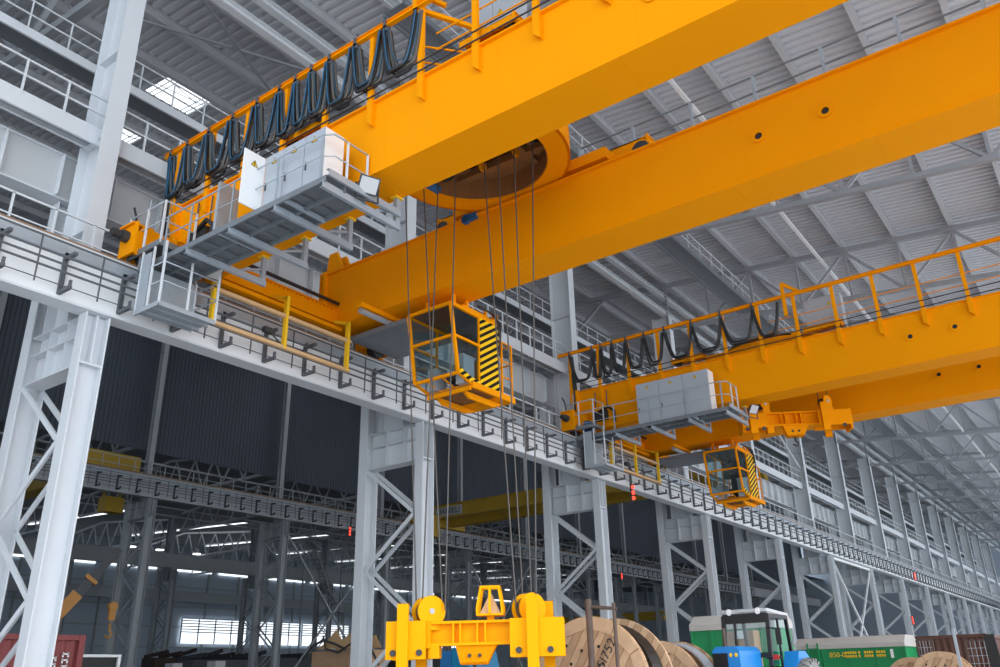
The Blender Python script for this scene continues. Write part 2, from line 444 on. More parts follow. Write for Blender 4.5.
wall = MB(); wall.box(-122.0, -122.3, 0, 206, 0, 22.5)
w = struct(wall.build('wall_left.001', 'wall_panel'))
r = MB()
for zz in range(1, 20):
    if zz % 3 == 0: r.box(-121.98, -121.85, 20, 206, zz+.9, zz+1.1)
y = 20
while y < 206: r.box(-121.98, -121.7, y-.12, y+.12, 0, 22); y += 6.02
r.build('wall_rail', 'mid_paint', w)
struct(MB().box(-122, 34, 205, 206, 0, 30).build('wall_back', 'wall_panel'))
struct(MB().box(-122, -23, -6.3, -6, 0, 30).build('wall_blocker', 'wall_panel'))  # unseen wall added to keep outside light out of the rear bays
runway('wall_runway_girder', 'gray runway girder along the far wall, above the bright windows', -120.2, 13.6, 1.6, 20, 205, 'far_paint', 'far_paint', rail=False)
n = 1
for (ya, yb, za, zb) in ((82, 94.5, 7.6, 11.2), (96, 106, 7.6, 11.2), (106.5, 118, 7.6, 11.2), (142, 152, 7.6, 10.5)):
    n += 1
    o = struct(MB().box(-121.6, -121.7, ya, yb, za, zb).build(f'window_{n}', 'daylight'))
    b = MB()
    for k in range(6): b.box(-121.5, -121.6, ya, yb, za+1.6+k*.42, za+1.75+k*.42)
    for k in range(5): b.box(-121.5, -121.6, ya+(yb-ya)*k/4-.1, ya+(yb-ya)*k/4+.1, za, zb)
    b.build('window_bar', 'wall_panel', o)

# ------------------------------------------------------------------ bridge cranes
XR = -18.60                                     # rail line
DY = 21.2
def make_crane(var=1):
    t = thing('bridge_crane', '', 'overhead crane', (XR, 14.4, 11.56), 'overhead bridge cranes')
    ZB, ZT, XE = 12.0, 13.9, 15.0
    for gi, (y0, y1) in enumerate(((11.16, 12.2), (16.6, 17.75))):
        g = MB()
        g.prism([(-18.30,ZB),(XE,ZB),(XE,ZT),(-19.0,ZT),(-19.0,12.78),(-18.30,12.78)], (0,y0,0), (1,0,0), (0,0,1), (0,y1-y0,0))
        g.box(-19.0, XE, y0-.09, y1+.09, ZT, ZT+.04); g.box(-18.28, XE, y0-.05, y1+.05, ZB-.035, ZB)
        x = -17.2
        while x < XE:                                  # weld seams on web and underside
            g.box(x-.008, x+.008, y0-.004, y0, ZB, ZT); g.box(x-.4, x-.385, y0, y1, ZB-.039, ZB-.035); x += 3.1
        go = g.build('main_girder', 'yellow', t)
        r = MB(); yr = y0 + .25 if gi == 0 else y1 - .25
        r.box(-18.2, XE, yr-.05, yr+.05, ZT+.04, ZT+.15); r.build('trolley_rail', 'rust_rail', go)
        for hx in ((-4.46, -2.95, 2.0, 3.5) if True else ()):
            h = MB().ring((hx, y0-.005, 13.03), (0,-1,0), .165, .088, .035, 24, 0)
            h.cyl((hx, y0-.001, 13.03), (hx, y0-.006, 13.03), .088, 20, 1)
            h.build('access_hole', ['yellow', 'black'], go)
        e = MB()                                       # end plates of the girder over the carriage
        e.box(-19.0, -19.04, y0-.12, y1+.12, 12.78, 14.0); e.box(-18.78, -18.9, y0-.14, y0, 12.85, 14.0)
        if gi: e.prism([(-19.0,14.0),(-18.2,14.0),(-18.55,14.75),(-18.9,14.75)], (0,y0+.1,0), (1,0,0), (0,0,1), (0,.1,0)); e.prism([(-19.0,14.0),(-18.2,14.0),(-18.55,14.75),(-18.9,14.75)], (0,y0+.5,0), (1,0,0), (0,0,1), (0,.1,0))
        e.build('end_plate', 'yellow', go)
    # end carriage along the runway
    c = MB()
    c.box(-18.92, -18.28, 10.9, 18.2, 12.05, 12.55); c.box(-18.94, -18.22, 10.9, 18.2, 12.52, 12.56); c.box(-18.94, -18.22, 10.9, 18.2, 12.02, 12.06)
    for y0, y1 in ((11.1, 12.3), (16.5, 17.85)): c.box(-18.96, -18.34, y0, y1, 12.56, 12.78)
    co_ = c.build('end_carriage', 'yellow', t)
    b = MB()
    y = 12.5
    while y < 16.4: b.cyl((-18.24, y, 12.47), (-18.205, y, 12.47), .022, 6); y += .16
    b.build('bolt_row', 'yellow_deep', co_)
    MB().bar((-18.15, 12.3, 12.68), (-18.15, 16.55, 12.68), .07, .09).build('cable_duct', 'cable_black', co_)
    for y0, s in ((9.68, -1), (18.1, 1)):
        w = MB()
        for x in (-18.30, -18.78):
            poly = [(0,11.72),(1.15,11.72),(1.2,12.1),(1.0,12.55),(.2,12.55),(0,12.2)]
            w.prism(poly, (x,y0,0), (0,1,0), (0,0,1), (-.06,0,0))
        w.box(-18.92, -18.24, y0-.02, y0+.05, 11.72, 12.62); w.box(-18.92, -18.24, y0+1.1, y0+1.16, 11.8, 12.6)
        if s < 0: w.box(-18.9, -18.3, y0-.1, y0+.5, 12.55, 12.6)
        wb = w.build('wheel_bogie', 'yellow', t)
        MB().cyl((-18.72, y0+.6, 11.84), (-18.44, y0+.6, 11.84), .275, 24).build('wheel', 'dark_steel', wb)
        h = MB(); yy = y0-.03 if s < 0 else y0+1.17
        h.cyl((-18.6, yy, 12.25), (-18.6, yy+s*.16, 12.25), .16, 18, 0); h.cyl((-18.6, yy+s*.16, 12.25), (-18.6, yy+s*.42, 12.25), .11, 18, 1)
        h.build('buffer', ['dark_steel', 'rubber'], wb)
    m = MB(); m.cyl((-18.2, 10.75, 12.0), (-17.75, 10.75, 12.0), .17, 18); m.box(-18.24, -18.0, 10.5, 11.0, 11.75, 12.25)
    m.build('drive_motor', 'blue', t)
    m = MB(); m.box(-18.0, -17.3, 11.0, 11.15, 12.3, 12.75); m.tube([(-17.7, 11.0, 12.7), (-17.2, 10.95, 12.85), (-16.9, 10.95, 12.6), (-16.9, 10.95, 12.1)], .07, 8)
    m.build('cable_loom', 'cable_black', t)
    # hanging collector guard below the carriage
    for z in (11.27, 10.33):
        MB().bar((-17.62, 11.6, z), (-17.62, 16.62, z), .12, .10).build('guard_bar', 'tan_wood', t)
    for y in (11.7, 14.1, 16.5):
        p = MB(); p.bar((-17.62, y, 10.3), (-17.62, y, 11.9), .13, .09); p.bar((-17.62, y, 11.85), (-18.3, y, 12.1), .09, .09)
        p.build('guard_post', 'warn_yellow', t)
    lo = MB(); lo.box(-18.28, -18.1, 11.5, 16.7, 11.78, 11.90); lo.build('guard_beam', 'yellow', t)
    cc = MB(); cc.box(-18.0, -17.85, 13.6, 13.95, 10.75, 10.9); cc.tube([(-17.9, 13.8, 10.8), (-17.8, 14.2, 10.45), (-17.85, 14.9, 10.5), (-17.95, 15.4, 10.85)], .025, 6); cc.build('current_collector', 'dark_steel', t)
    # cabinet platform under the front girder
    pf = MB()
    XE_P = -11.5 if var == 1 else -11.28
    pf.box(-18.4, XE_P, 9.95, 11.12, 11.40, 11.43)
    for y in (9.95, 10.5, 11.1): pf.chan((-18.4, y, 11.34), (XE_P, y, 11.34), .05, .14, .012)
    x = -18.2
    while x < XE_P: pf.bar((x, 9.95, 11.36), (x, 11.12, 11.36), .03, .06); x += .48
    po = pf.build('platform_deck', 'galv_mid', t)
    bx = ((-16.3, 11.22), (-14.7, 11.22), (-13.13, 11.22), (-11.6, 11.22), (-11.45, 11.9)) if var == 1 else ((-16.4, 11.22), (-14.7, 11.22), (-13.02, 11.22), (-11.4, 11.22), (-11.2, 11.9))
    for x, z in bx:
        k = MB()
        if z < 11.5:
            k.chan((x, 9.9, z), (x, 12.28, z), .09, .16, .012); k.box(x-.05, x+.05, 12.12, 12.24, z, 11.95); k.bar((x, 12.1, z+.35), (x, 11.5, z+.10), .06)
        else:
            k.chan((XE_P+.02, 9.95, 11.48), (XE_P+.02, 12.15, 11.48), .09, .16, .012)
        k.build('platform_bracket', 'galv_light', po)
    for x in (-15.1, -12.8): MB().chan((x, 9.95, 11.3), (x, 11.1, 11.3), .06, .10, .01).build('cross_beam', 'galv_light', po)
    for x in [q[0] for q in bx[:-1]]: MB().box(x-.09, x+.09, 12.05, 12.3, 11.93, 11.965).build('hanger_shoe', 'warn_yellow', po)
    gr = MB(); zt = 12.52
    gr.tube([(-18.35, 9.95, zt), (XE_P-.25, 9.95, zt), (XE_P-.02, 10.1, zt), (XE_P, 10.4, zt), (XE_P, 11.1, zt)], .022, 6); gr.tube([(-18.35, 9.95, 11.98), (XE_P-.25, 9.95, 11.98), (XE_P, 10.15, 11.98), (XE_P, 11.1, 11.98)], .016, 6)
    go = gr.build('platform_railing', 'galv', t)
    for x in ((-18.35, -17.3, -16.3, -14.7, -13.13, -11.7) if var == 1 else (-18.35, -17.4, -16.4, -14.7, -13.02, -11.5)): MB().bar((x, 9.95, 11.3), (x, 9.95, zt), .05, .03).build('post', 'galv_light', go)
    for y in (10.5, 11.1): MB().bar((XE_P, y, 11.4), (XE_P, y, zt), .05, .03).build('post', 'gray_paint', go)
    # landing and cage at the end of the platform
    L0, L1, LZ = 9.85, 10.75, 11.86
    a = MB(); a.box(-18.9, -17.35, L0, L1, LZ-.04, LZ); a.chan((-18.9, L0, LZ-.08), (-17.35, L0, LZ-.08), .06, .16, .012); a.chan((-17.35, L0, LZ-.08), (-17.35, L1, LZ-.08), .06, .16, .012)
    lo = a.build('landing_deck', 'galv_mid', t)
    r = MB(); r.tube([(-18.9, L0, LZ+1.1), (-17.35, L0, LZ+1.1), (-17.35, L1, LZ+1.1)], .022, 6); r.tube([(-18.9, L0, LZ+.55), (-17.35, L0, LZ+.55), (-17.35, L1, LZ+.55)], .018, 6)
    ro = r.build('landing_railing', 'galv', lo)
    for pp in ((-18.9, L0), (-18.1, L0), (-17.35, L0), (-17.35, L1)): MB().bar((pp[0], pp[1], LZ-.1), (pp[0], pp[1], LZ+1.12), .045).build('post', 'gray_paint', lo)
    for pp in ((-18.88, 10.3), (-18.88, 10.75)): MB().tube([(pp[0], pp[1], LZ), (pp[0], pp[1], LZ+1.9)], .02, 6).build('ladder_rail', 'galv', lo)
    MB().tube([(-18.88, 10.3, LZ+.4), (-18.8, 10.0, LZ+.7), (-18.8, 9.9, LZ+1.2), (-18.95, 9.9, LZ+1.5)], .03, 6).build('cable_hose', 'cable_black', lo)
    cg = MB()
    for k in range(9): cg.box(-17.84+k*.11, -17.80+k*.11, 9.75, 11.3, 9.96, 10.0)
    cg.box(-17.84, -17.3, 9.75, 11.3, 9.98, 10.0); cg.chan((-16.85, 9.75, 9.95), (-16.85, 11.3, 9.95), .05, .12, .01); cg.chan((-17.84, 9.75, 9.95), (-16.85, 9.75, 9.95), .05, .12, .01)
    for x in (-17.5, -17.15): cg.bar((x, 9.75, 9.93), (x, 11.3, 9.93), .05, .08)
    cage = cg.build('access_cage', 'galv', t)
    for z in (10.55, 11.05):
        MB().tube([(-17.84, 11.3, z), (-16.85, 11.3, z), (-16.85, 9.75, z), (-17.84, 9.75, z)], .02, 6).build('cage_rail', 'galv', cage)
    for p, zt_ in (((-17.84, 9.75), 11.6), ((-16.85, 9.75), 11.6), ((-16.85, 11.3), 11.3), ((-17.84, 11.3), 11.3), ((-17.35, 9.75), 11.6), ((-16.85, 10.5), 11.4)):
        MB().bar((p[0], p[1], 9.95), (p[0], p[1], zt_), .045).build('cage_post', 'gray_paint', cage)
    MB().box(-17.86, -17.84, 9.75, 11.3, 10.0, 11.25).build('kick_sheet', 'galv', cage)
    MB().box(-17.84, -17.45, 9.74, 9.76, 10.0, 11.5).build('side_sheet', 'galv', cage)
    # electrical cabinets
    zc = 12.88 if var == 1 else 13.2
    def cab(x0, x1):
        b = MB(); b.box(x0, x1, 10.16, 10.72, 11.43, zc+.05)
        o = b.build('control_cabinet', 'cabinet', t)
        d = MB(); d.box(x0+.01, x1-.01, 10.145, 10.16, 11.47, zc); d.build('cabinet_door', 'cabinet', o)
        if x1 > -12.1: MB().box(x1, x1+.012, 10.17, 10.71, 11.45, zc+.03).build('lit_end_skin', 'cabinet_white', o)  # white skin paints the end as lit, fronts keep a shaded tone
        h = MB(); h.box(x0+.07, x0+.10, 10.115, 10.145, 12.0, 12.2); h.build('handle', 'galv_dark', o)
        warn(MB(), (x0+x1)/2, 10.143, zc-.16, o)
    def warn(b, x, y, z, par, s=.085):
        b.prism([(-s,-s*.8),(s,-s*.8),(0,s*.9)], (x,y,z), (1,0,0), (0,0,1), (0,-.004,0), 0)
        q = s*.62
        for u, v in (((-s,-s*.8),(s,-s*.8)), ((s,-s*.8),(0,s*.9)), ((0,s*.9),(-s,-s*.8))):
            b.bar((x+u[0], y-.006, z+u[1]), (x+v[0], y-.006, z+v[1]), .012, .004, 1)
        b.prism([(.01,.03),(-.025,-.012),(-.002,-.012),(-.012,-.05),(.025,0),(.003,0)], (x,y-.005,z), (1,0,0), (0,0,1), (0,-.004,0), 1)
        b.build('warning_sign', ['warn_yellow', 'black'], par)
    for x0, x1 in (((-13.86, -13.2), (-13.19, -12.52), (-12.51, -11.88)) if var == 1 else ((-15.35, -14.28), (-14.27, -13.2), (-13.19, -12.05))): cab(x0, x1)
    return t, warn

def festoon_posts(t, xs, right_x):
    for x in xs:
        p = MB(); p.prism([(-.085,13.42),(.085,13.25),(.085,13.98),(-.085,13.98)], (x, 11.16, 0), (1,0,0), (0,0,1), (0,-.12,0)); p.bar((x, 11.08, 13.95), (x, 11.08, 15.98), .13, .10)
        p.build('festoon_post', 'yellow', t)
    MB().hsec((-19.74, 10.99, 15.87), (right_x, 10.99, 15.87), .12, .14, .018).build('festoon_rail', 'yellow', t)
def handrails(t):
    h = MB()
    for z in (14.55, 15.0): h.tube([(-9.6, 11.2, z), (14.8, 11.2, z)], .02, 6)
    h.build('girder_handrail', 'yellow', t)
    c = MB()
    for z, y in ((14.02, 11.02), (14.28, 11.02)): c.tube([(-18.6, y, z-.02*(z>14.1)), (14.8, y, z)], .02, 6)
    c.build('power_cable', 'cable_black', t)
    g = MB()
    for z in (14.5, 14.75, 15.25, 15.75): g.tube([(-9.9, 17.95, z), (14.8, 17.95, z)], .028, 6)
    go = g.build('service_railing', 'galv_mid', t)
    x = -9.9
    while x < 14: MB().bar((x, 17.95, 13.95), (x, 17.95, 15.77), .08).build('post', 'galv_light', go); MB().bar((x+.25, 17.95, 13.95), (x+.25, 17.95, 14.75), .05).build('post', 'galv', go); x += 1.72
    # rear service platform below the second girder, where the cab hangs
    d = MB(); d.box(-18.2, -15.4, 17.0, 19.3, 11.62, 11.66); d.chan((-18.2, 17.0, 11.6), (-15.4, 17.0, 11.6), .06, .14, .01); d.chan((-15.4, 17.0, 11.6), (-15.4, 19.3, 11.6), .06, .14, .01)
    d.build('cab_platform', 'galv_mid', t)
    s = MB(); s.box(-16.55, -16.3, 15.75, 17.7, 11.82, 11.96); s.build('stub_beam', 'yellow', t)
    MB().cyl((-16.4, 15.8, 11.72), (-16.4, 17.3, 11.72), .09, 12).build('stub_pipe', 'galv', t)
    # open crane walkway outriggers seen through the railing
    for x in (-17.9, -17.3): MB().bar((x, 11.1, 12.9), (x, 11.1, 13.7), .03).build('ladder_stile', 'galv_dark', t)
def resistor_box(t):
    b = MB(); b.box(-9.6, -8.45, 12.6, 13.2, 14.9, 17.1); b.box(-9.58, -9.04, 12.58, 12.6, 15.0, 17.0); b.box(-9.02, -8.47, 12.58, 12.6, 15.0, 17.0); b.box(-9.5, -9.4, 12.7, 12.8, 13.94, 14.9); b.box(-8.7, -8.6, 12.7, 12.8, 13.94, 14.9)
    o = b.build('upper_cabinet', 'cabinet', t); warn_sign(MB(), -8.8, 12.57, 16.2, o, .1)
    f = MB()
    f.bar((-10.1, 11.0, 15.87), (-8.6, 12.4, 15.2), .1); f.bar((-8.6, 12.4, 14.0), (-8.6, 12.4, 15.3), .1); f.tube([(-10.2, 11.05, 14.9), (-9.2, 12.2, 14.9)], .025, 6); f.tube([(-10.2, 11.05, 14.45), (-9.2, 12.2, 14.45)], .025, 6); f.bar((-10.05, 11.0, 15.8), (-10.05, 11.0, 16.3), .12); f.bar((-10.05, 11.0, 16.3), (-9.5, 11.4, 15.9), .1)
    f.build('tow_arm', 'yellow', t)
# operator's cab
def make_cab(t):
    F0, F1 = 16.60, 16.72          # front (-Y) top / bottom
    X0, X1, YB_ = -15.2, -13.62, 18.78
    ZT, ZB = 11.46, 9.30
    cab = MB().box(X0, X1, 17.5, YB_, ZB-.09, ZB-.03).build('operator_cab', 'dark_brown', t)
    f = MB(); b = .072
    A = [V((X0,F0,ZT)), V((X1,F0,ZT)), V((X1,F0+.33,ZB+.16)), V((X0,F0+.33,ZB+.16))]
    for p, q in ((0,1),(1,2),(2,3),(3,0)): f.bar(A[p], A[q], b*1.15, b*1.15)
    f.bar((X0,F0+.14,ZT-.93), (X1,F0+.14,ZT-.93), b, b)
    for x in (X0, X1):
        f.bar((x,F0,ZT), (x,YB_,ZT-.02), b*1.2, b*1.4); f.bar((x,YB_,ZB), (x,YB_,ZT), b, b); f.bar((x,F0+.14,ZT-.93), (x,17.88,ZT-.93), b, b); f.bar((x,17.55,ZB), (x,YB_,ZB), b*1.2, b*1.2); f.bar((x,17.88,ZB), (x,17.88,ZT), b*.8, b*.8)
        f.bar((x,F0+.33,ZB+.16), (x,17.55,ZB-.02), b, b)
    f.bar((X0,YB_,ZT), (X1,YB_,ZT), b, b); f.bar((X0,17.55,ZB-.02), (X1,17.55,ZB-.02), b, b)
    for k in (.27, .62): f.bar((X0+(X1-X0)*k, F0+.33, ZB+.16), (X0+(X1-X0)*k, 17.55, ZB-.02), b*.5, b*.5)
    f.build('cab_frame', 'yellow', cab)
    r = MB(); r.box(X0, X1, F0+.02, YB_, ZT+.02, ZT+.07); r.box(X0+.5, X1-.2, 17.4, 18.6, ZT+.07, ZT+.3); r.bar((X1-.3, 17.0, ZT+.1), (X1-.3, 18.9, ZT+.1), .12); r.bar((X0+.3, 17.0, ZT+.1), (X0+.3, 18.9, ZT+.1), .12)
    for x in (X0+.3, X1-.3):
        for y in (17.1, 17.7): r.bar((x, y, ZT+.1), (x, y, 11.965), .1)
    r.build('cab_roof', 'yellow', cab); MB().box(X0+.05, X1-.05, F0+.1, YB_-.06, ZT-.02, ZT+.015).build('dark_roof_sheet', 'cable_black', cab); MB().box(X0+.05, X1-.12, YB_-.1, YB_-.05, ZT-1.0, ZT-.03).build('rear_pane', 'glass_dark', cab)  # dark sheet added below the roof so the upper panes read dark
    MB().box(X1+.02, X1+.05, 17.9, YB_+.03, ZB+.02, ZT-.05).build('striped_panel', 'hazard', cab, 'yellow and black striped side panel')
    h = MB(); h.prism([(F0+.34,ZB+.14),(17.5,ZB+.0),(17.95,ZB+.0),(17.95,ZB+.13),(17.5,ZB+.15),(F0+.36,ZB+.32)], (X1+.04,0,0), (0,1,0), (0,0,1), (.02,0,0)); h.build('striped_sill', 'hazard', cab)
    g = MB()
    g.add([(X0+.05,F0+.03,ZT-.06),(X1-.05,F0+.03,ZT-.06),(X1-.05,F0+.32,ZB+.2),(X0+.05,F0+.32,ZB+.2)], [(0,1,2,3)])
    g.build('front_pane', 'glass', cab)
    g = MB(); g.add([(X1,F0+.1,ZT-.1),(X1,17.86,ZT-.1),(X1,17.86,ZB+.1),(X1,F0+.36,ZB+.18)], [(0,1,2,3)]); g.build('side_pane', 'glass', cab)
    g = MB(); g.add([(X0,F0+.1,ZT-.1),(X0,YB_,ZT-.1),(X0,YB_,ZB+.1),(X0,F0+.36,ZB+.18)], [(0,1,2,3)]); g.build('side_pane', 'glass', cab)
    w = MB(); w.box(X0+.55, X0+.85, YB_-.04, YB_, ZB, ZT-.9); w.box(X0, X1, YB_-.04, YB_, ZB, ZB+.35); w.build('back_wall_panel', 'yellow', cab)
    s = MB(); s.box(-14.55, -14.05, 17.55, 18.05, 9.55, 9.75); s.box(-14.55, -14.05, 18.0, 18.15, 9.75, 10.55); s.box(-14.4, -14.2, 17.7, 17.9, 9.27, 9.6); s.build('operator_seat', 'rubber', cab)
    d = MB(); d.box(-14.0, -13.72, 17.3, 17.8, 9.3, 10.1); d.box(-14.02, -13.7, 17.25, 17.85, 10.1, 10.15); d.build('control_desk', 'cabinet', cab); MB().box(-15.05, -14.75, 17.3, 17.8, 9.3, 9.95).build('control_desk', 'cabinet', cab)
    d = MB(); d.cyl((-13.95, 17.75, 10.62), (-13.95, 17.6, 10.62), .17, 18); d.cyl((-13.95, 17.75, 10.3), (-13.95, 17.65, 10.3), .13, 18); d.build('fan', 'cable_black', cab)
    # rear balcony of the cab
    k = MB(); k.box(X0, X1+.05, YB_, 19.5, ZB-.12, ZB-.06); k.box(X1, X1+.08, 17.5, 19.55, ZB-.14, ZB+.04); k.box(X0, X1, 17.45, 17.52, ZB-.2, ZB-.08)
    k.prism([(17.5,ZB-.14),(19.4,ZB-.14),(18.9,ZB-.32),(17.8,ZB-.32)], (X0+.25,0,0), (0,1,0), (0,0,1), (.08,0,0)); k.prism([(17.5,ZB-.14),(19.4,ZB-.14),(18.9,ZB-.32),(17.8,ZB-.32)], (X1-.35,0,0), (0,1,0), (0,0,1), (.08,0,0))
    k.build('balcony_floor', 'yellow', cab)
    l = MB()
    for y in (19.0, 19.5): l.bar((X1, y, ZB), (X1, y, 11.0), .05)
    for z in (9.9, 10.4, 11.0): l.bar((X1, 18.85, z), (X1, 19.5, z), .035)
    l.bar((X1, 19.5, 10.4), (X0, 19.5, 10.4), .04); l.bar((X1, 19.5, 11.0), (X0, 19.5, 11.0), .04); l.bar((X0, 19.5, ZB), (X0, 19.5, 11.0), .05)
    l.build('balcony_railing', 'yellow', cab)
    u = MB()
    for y in (18.6, 19.0): u.bar((-13.9, y, 11.5), (-13.9, y, 12.0), .07)
    u.bar((-13.9, 17.9, 11.75), (-13.9, 19.2, 11.75), .06); u.bar((-13.9, 19.2, 11.4), (-13.9, 19.2, 12.0), .05); u.build('cab_hanger', 'yellow', cab)
    q = MB(); q.tube([(-13.75, 18.75, 11.9), (-13.55, 18.85, 11.5), (-13.55, 18.85, 11.1)], .05, 6); q.tube([(-13.9, 18.2, 12.0), (-13.5, 18.6, 11.7), (-13.5, 18.8, 11.0), (-13.55, 18.8, 10.6)], .03, 6); q.build('cab_cable', 'cable_black', cab)
def floodlight(t, p, d, size=.19):
    p, d = V(p), V(d).normalized(); b = MB(); up = V((0,0,1)); u = d.cross(up).normalized(); w = u.cross(d)
    vs = []
    for k, sc in ((0, 1), (-.16, .55)): vs += [p+d*k+u*(sx*size*sc*1.2)+w*(sz*size*sc) for sx, sz in ((-1,-1),(1,-1),(1,1),(-1,1))]
    b.add(vs, [(0,1,2,3),(7,6,5,4),(0,4,5,1),(1,5,6,2),(2,6,7,3),(3,7,4,0)]); b.bar(p-d*.1-u*size*1.3, p-d*.1-u*size*1.3+V((0,0,-.4)), .03); b.bar(p-d*.1+u*size*1.3, p-d*.1+u*size*1.3+V((0,0,-.4)), .03)
    b.bar(p-d*.1-u*size*1.3+V((0,0,-.4)), p-d*.1+u*size*1.3+V((0,0,-.4)), .03)
    o = b.build('floodlight', 'dark_steel', t)
    g = MB(); q = size*.85; g.add([p+d*.01+u*(sx*q*1.2)+w*(sz*q) for sx, sz in ((-1,-1),(1,-1),(1,1),(-1,1))], [(0,1,2,3)]); g.build('reflector', 'panel_gray', o)
CR = []
for var in (1, 2):
    cr, warn_sign = make_crane(var)
    festoon_posts(cr, [-19.12 + 1.53*k for k in range(23)], 14.8); handrails(cr); make_cab(cr)
    floodlight(cr, (-11.33 if var == 1 else -10.85, 11.0 if var == 1 else 11.7, 11.62 if var == 1 else 11.62), (.75,-.3,-.55), .2); floodlight(cr, (-17.35, 11.45, 11.55), (.6,-.1,-.55), .18)
    CR.append(cr)
crane1, crane2 = CR
crane1['label'] = 'large yellow bridge crane in the foreground, running out of the top of the picture'
crane2['label'] = 'smaller-looking yellow bridge crane farther along the runway, at the right'
resistor_box(crane1)
crane2.location.y += DY
# crane 1 only: cabinet door standing open
d = MB(); d.box(-13.9, -13.87, 9.56, 10.15, 11.47, 12.9); od = d.build('open_door', 'cabinet_white', crane1, 'cabinet door standing open, whitened on its lit face')  # door coloured white to read as turned to the light
b = MB(); b.prism([(-.09,-.07),(.09,-.07),(0,.08)], (-13.868, 9.85, 12.62), (0,1,0), (0,0,1), (.004,0,0), 0)
for u_, v_ in (((-.09,-.07),(.09,-.07)),((.09,-.07),(0,.08)),((0,.08),(-.09,-.07))): b.bar((-13.862, 9.85+u_[0], 12.62+u_[1]), (-13.862, 9.85+v_[0], 12.62+v_[1]), .012, .004, 1, up=(1,0,0))
b.box(-13.864, -13.86, 9.84, 9.86, 12.57, 12.65, 1); b.build('warning_sign', ['warn_yellow', 'black'], od)
b = MB(); b.box(-15.35, -15.25, 9.95, 10.5, 11.45, 12.75); b.build('cabinet_side', 'galv', crane1)
def box2(t):
    b = MB(); b.box(-8.2, -6.75, 11.75+DY, 12.25+DY, 14.35, 15.75); o = b.build('upper_cabinet', 'cabinet', t); warn_sign(MB(), -7.2, 11.74+DY, 15.4, o, .09)
    f = MB(); f.bar((-8.75, 11.0+DY, 15.0), (-8.75, 11.0+DY, 16.45), .13); f.bar((-8.75, 11.0+DY, 16.45), (-8.1, 11.05+DY, 15.9), .13)
    for z in (14.05, 14.25): 
        f.tube([(-8.8, 11.5+DY, z), (-7.6, 11.5+DY, z)], .03, 6)
    f.box(-8.8, -8.5, 11.4+DY, 12.2+DY, 14.0, 14.4); f.box(-8.0, -7.8, 11.4+DY, 12.2+DY, 14.0, 14.4); f.build('tow_arm', 'yellow', t)
box2(crane2)

# festoon cables
def festoon(label, hooks, y, z0, bot, thick, colours, dead):
    t = thing('festoon_cable', label, 'cable', (hooks[0], y, z0), 'cable loops on the crane festoon rails')
    for k in range(len(hooks)-1):
        a, c = hooks[k], hooks[k+1]; w = c - a
        L = MB()
        if w < 1.2: w *= .9
        for j, (mi, dx, dy, r) in enumerate(colours):
            lo = bot + .05*sin(k*2.3+j*1.7) + j*.025 + dx*.35; pts = []
            for i in range(15):
                u = i/14; s = 2*u-1
                zz = lo + (z0-.18-lo)*(abs(s)**3.4)
                bulge = .10*sin(pi*u*2)*(w < 1.2)
                pts.append((a + w*(.5 + .5*(abs(s)**.6)*(1 if s > 0 else -1)*(1-.16*sin(pi*abs(s))) ) + dx*(1-abs(s)*.6), y + dy + .03*sin(k+j), zz))
            L.tube(pts, r, 6, mi, caps=False)
        L.build('cable_loop', ['cable_black', 'cable_blue', 'cable_brown'], t)
        h = MB(); h.box(a-.07, a+.07, y-.05, y+.05, z0-.22, z0-.10); h.box(a-.04, a+.04, y-.09, y-.06, z0-.12, z0+.08); h.box(a-.04, a+.04, y+.06, y+.09, z0-.12, z0+.08); h.box(a-.04, a+.04, y-.09, y+.09, z0-.12, z0-.09)
        h.build('cable_trolley', 'galv_dark', t)
    d = MB()
    for j, (mi, dx, dy, r) in enumerate(colours): d.tube([(hooks[0]+dx*.4+.1, y+dy, z0-.2), (hooks[0]+.12+dx, y+dy+.05, z0-1.3), (hooks[0]+.16+dx, y+dy+.1, z0-2.2-.1*j), (hooks[0]+.1+dx, y+dy+.1, z0-3.0)], r, 6, mi)
    d.build('feed_cable', ['cable_black', 'cable_blue', 'cable_brown'], t)
    return t
c1 = [(0,.0,.08,.04),(2,.20,.05,.035),(0,-.10,-.05,.045),(1,-.035,-.10,.02),(2,.05,.02,.045),(0,.10,.06,.055),(1,.17,-.03,.012),(2,-.16,.05,.035),(0,-.22,.0,.04)]
H1 = [-19.4,-18.6,-17.62,-16.57,-15.56,-14.67,-14.06,-13.47,-12.83,-11.94,-10.96,-9.85]
festoon('black and blue cable loops bunched on the rail of the foreground crane', H1, 10.99, 15.87, 14.28, 1, c1, 0)
c2 = [(0,-.06,-.04,.036),(0,.05,.03,.038),(0,0,.0,.04)]
H2 = [-19.05,-17.83,-17.35,-16.76,-16.03,-15.11,-14.12,-12.83,-11.49,-10.09,-8.9]
festoon('black cable loops spread along the rail of the farther right crane', H2, 10.99+DY, 15.87, 14.35, 1, c2, 0)

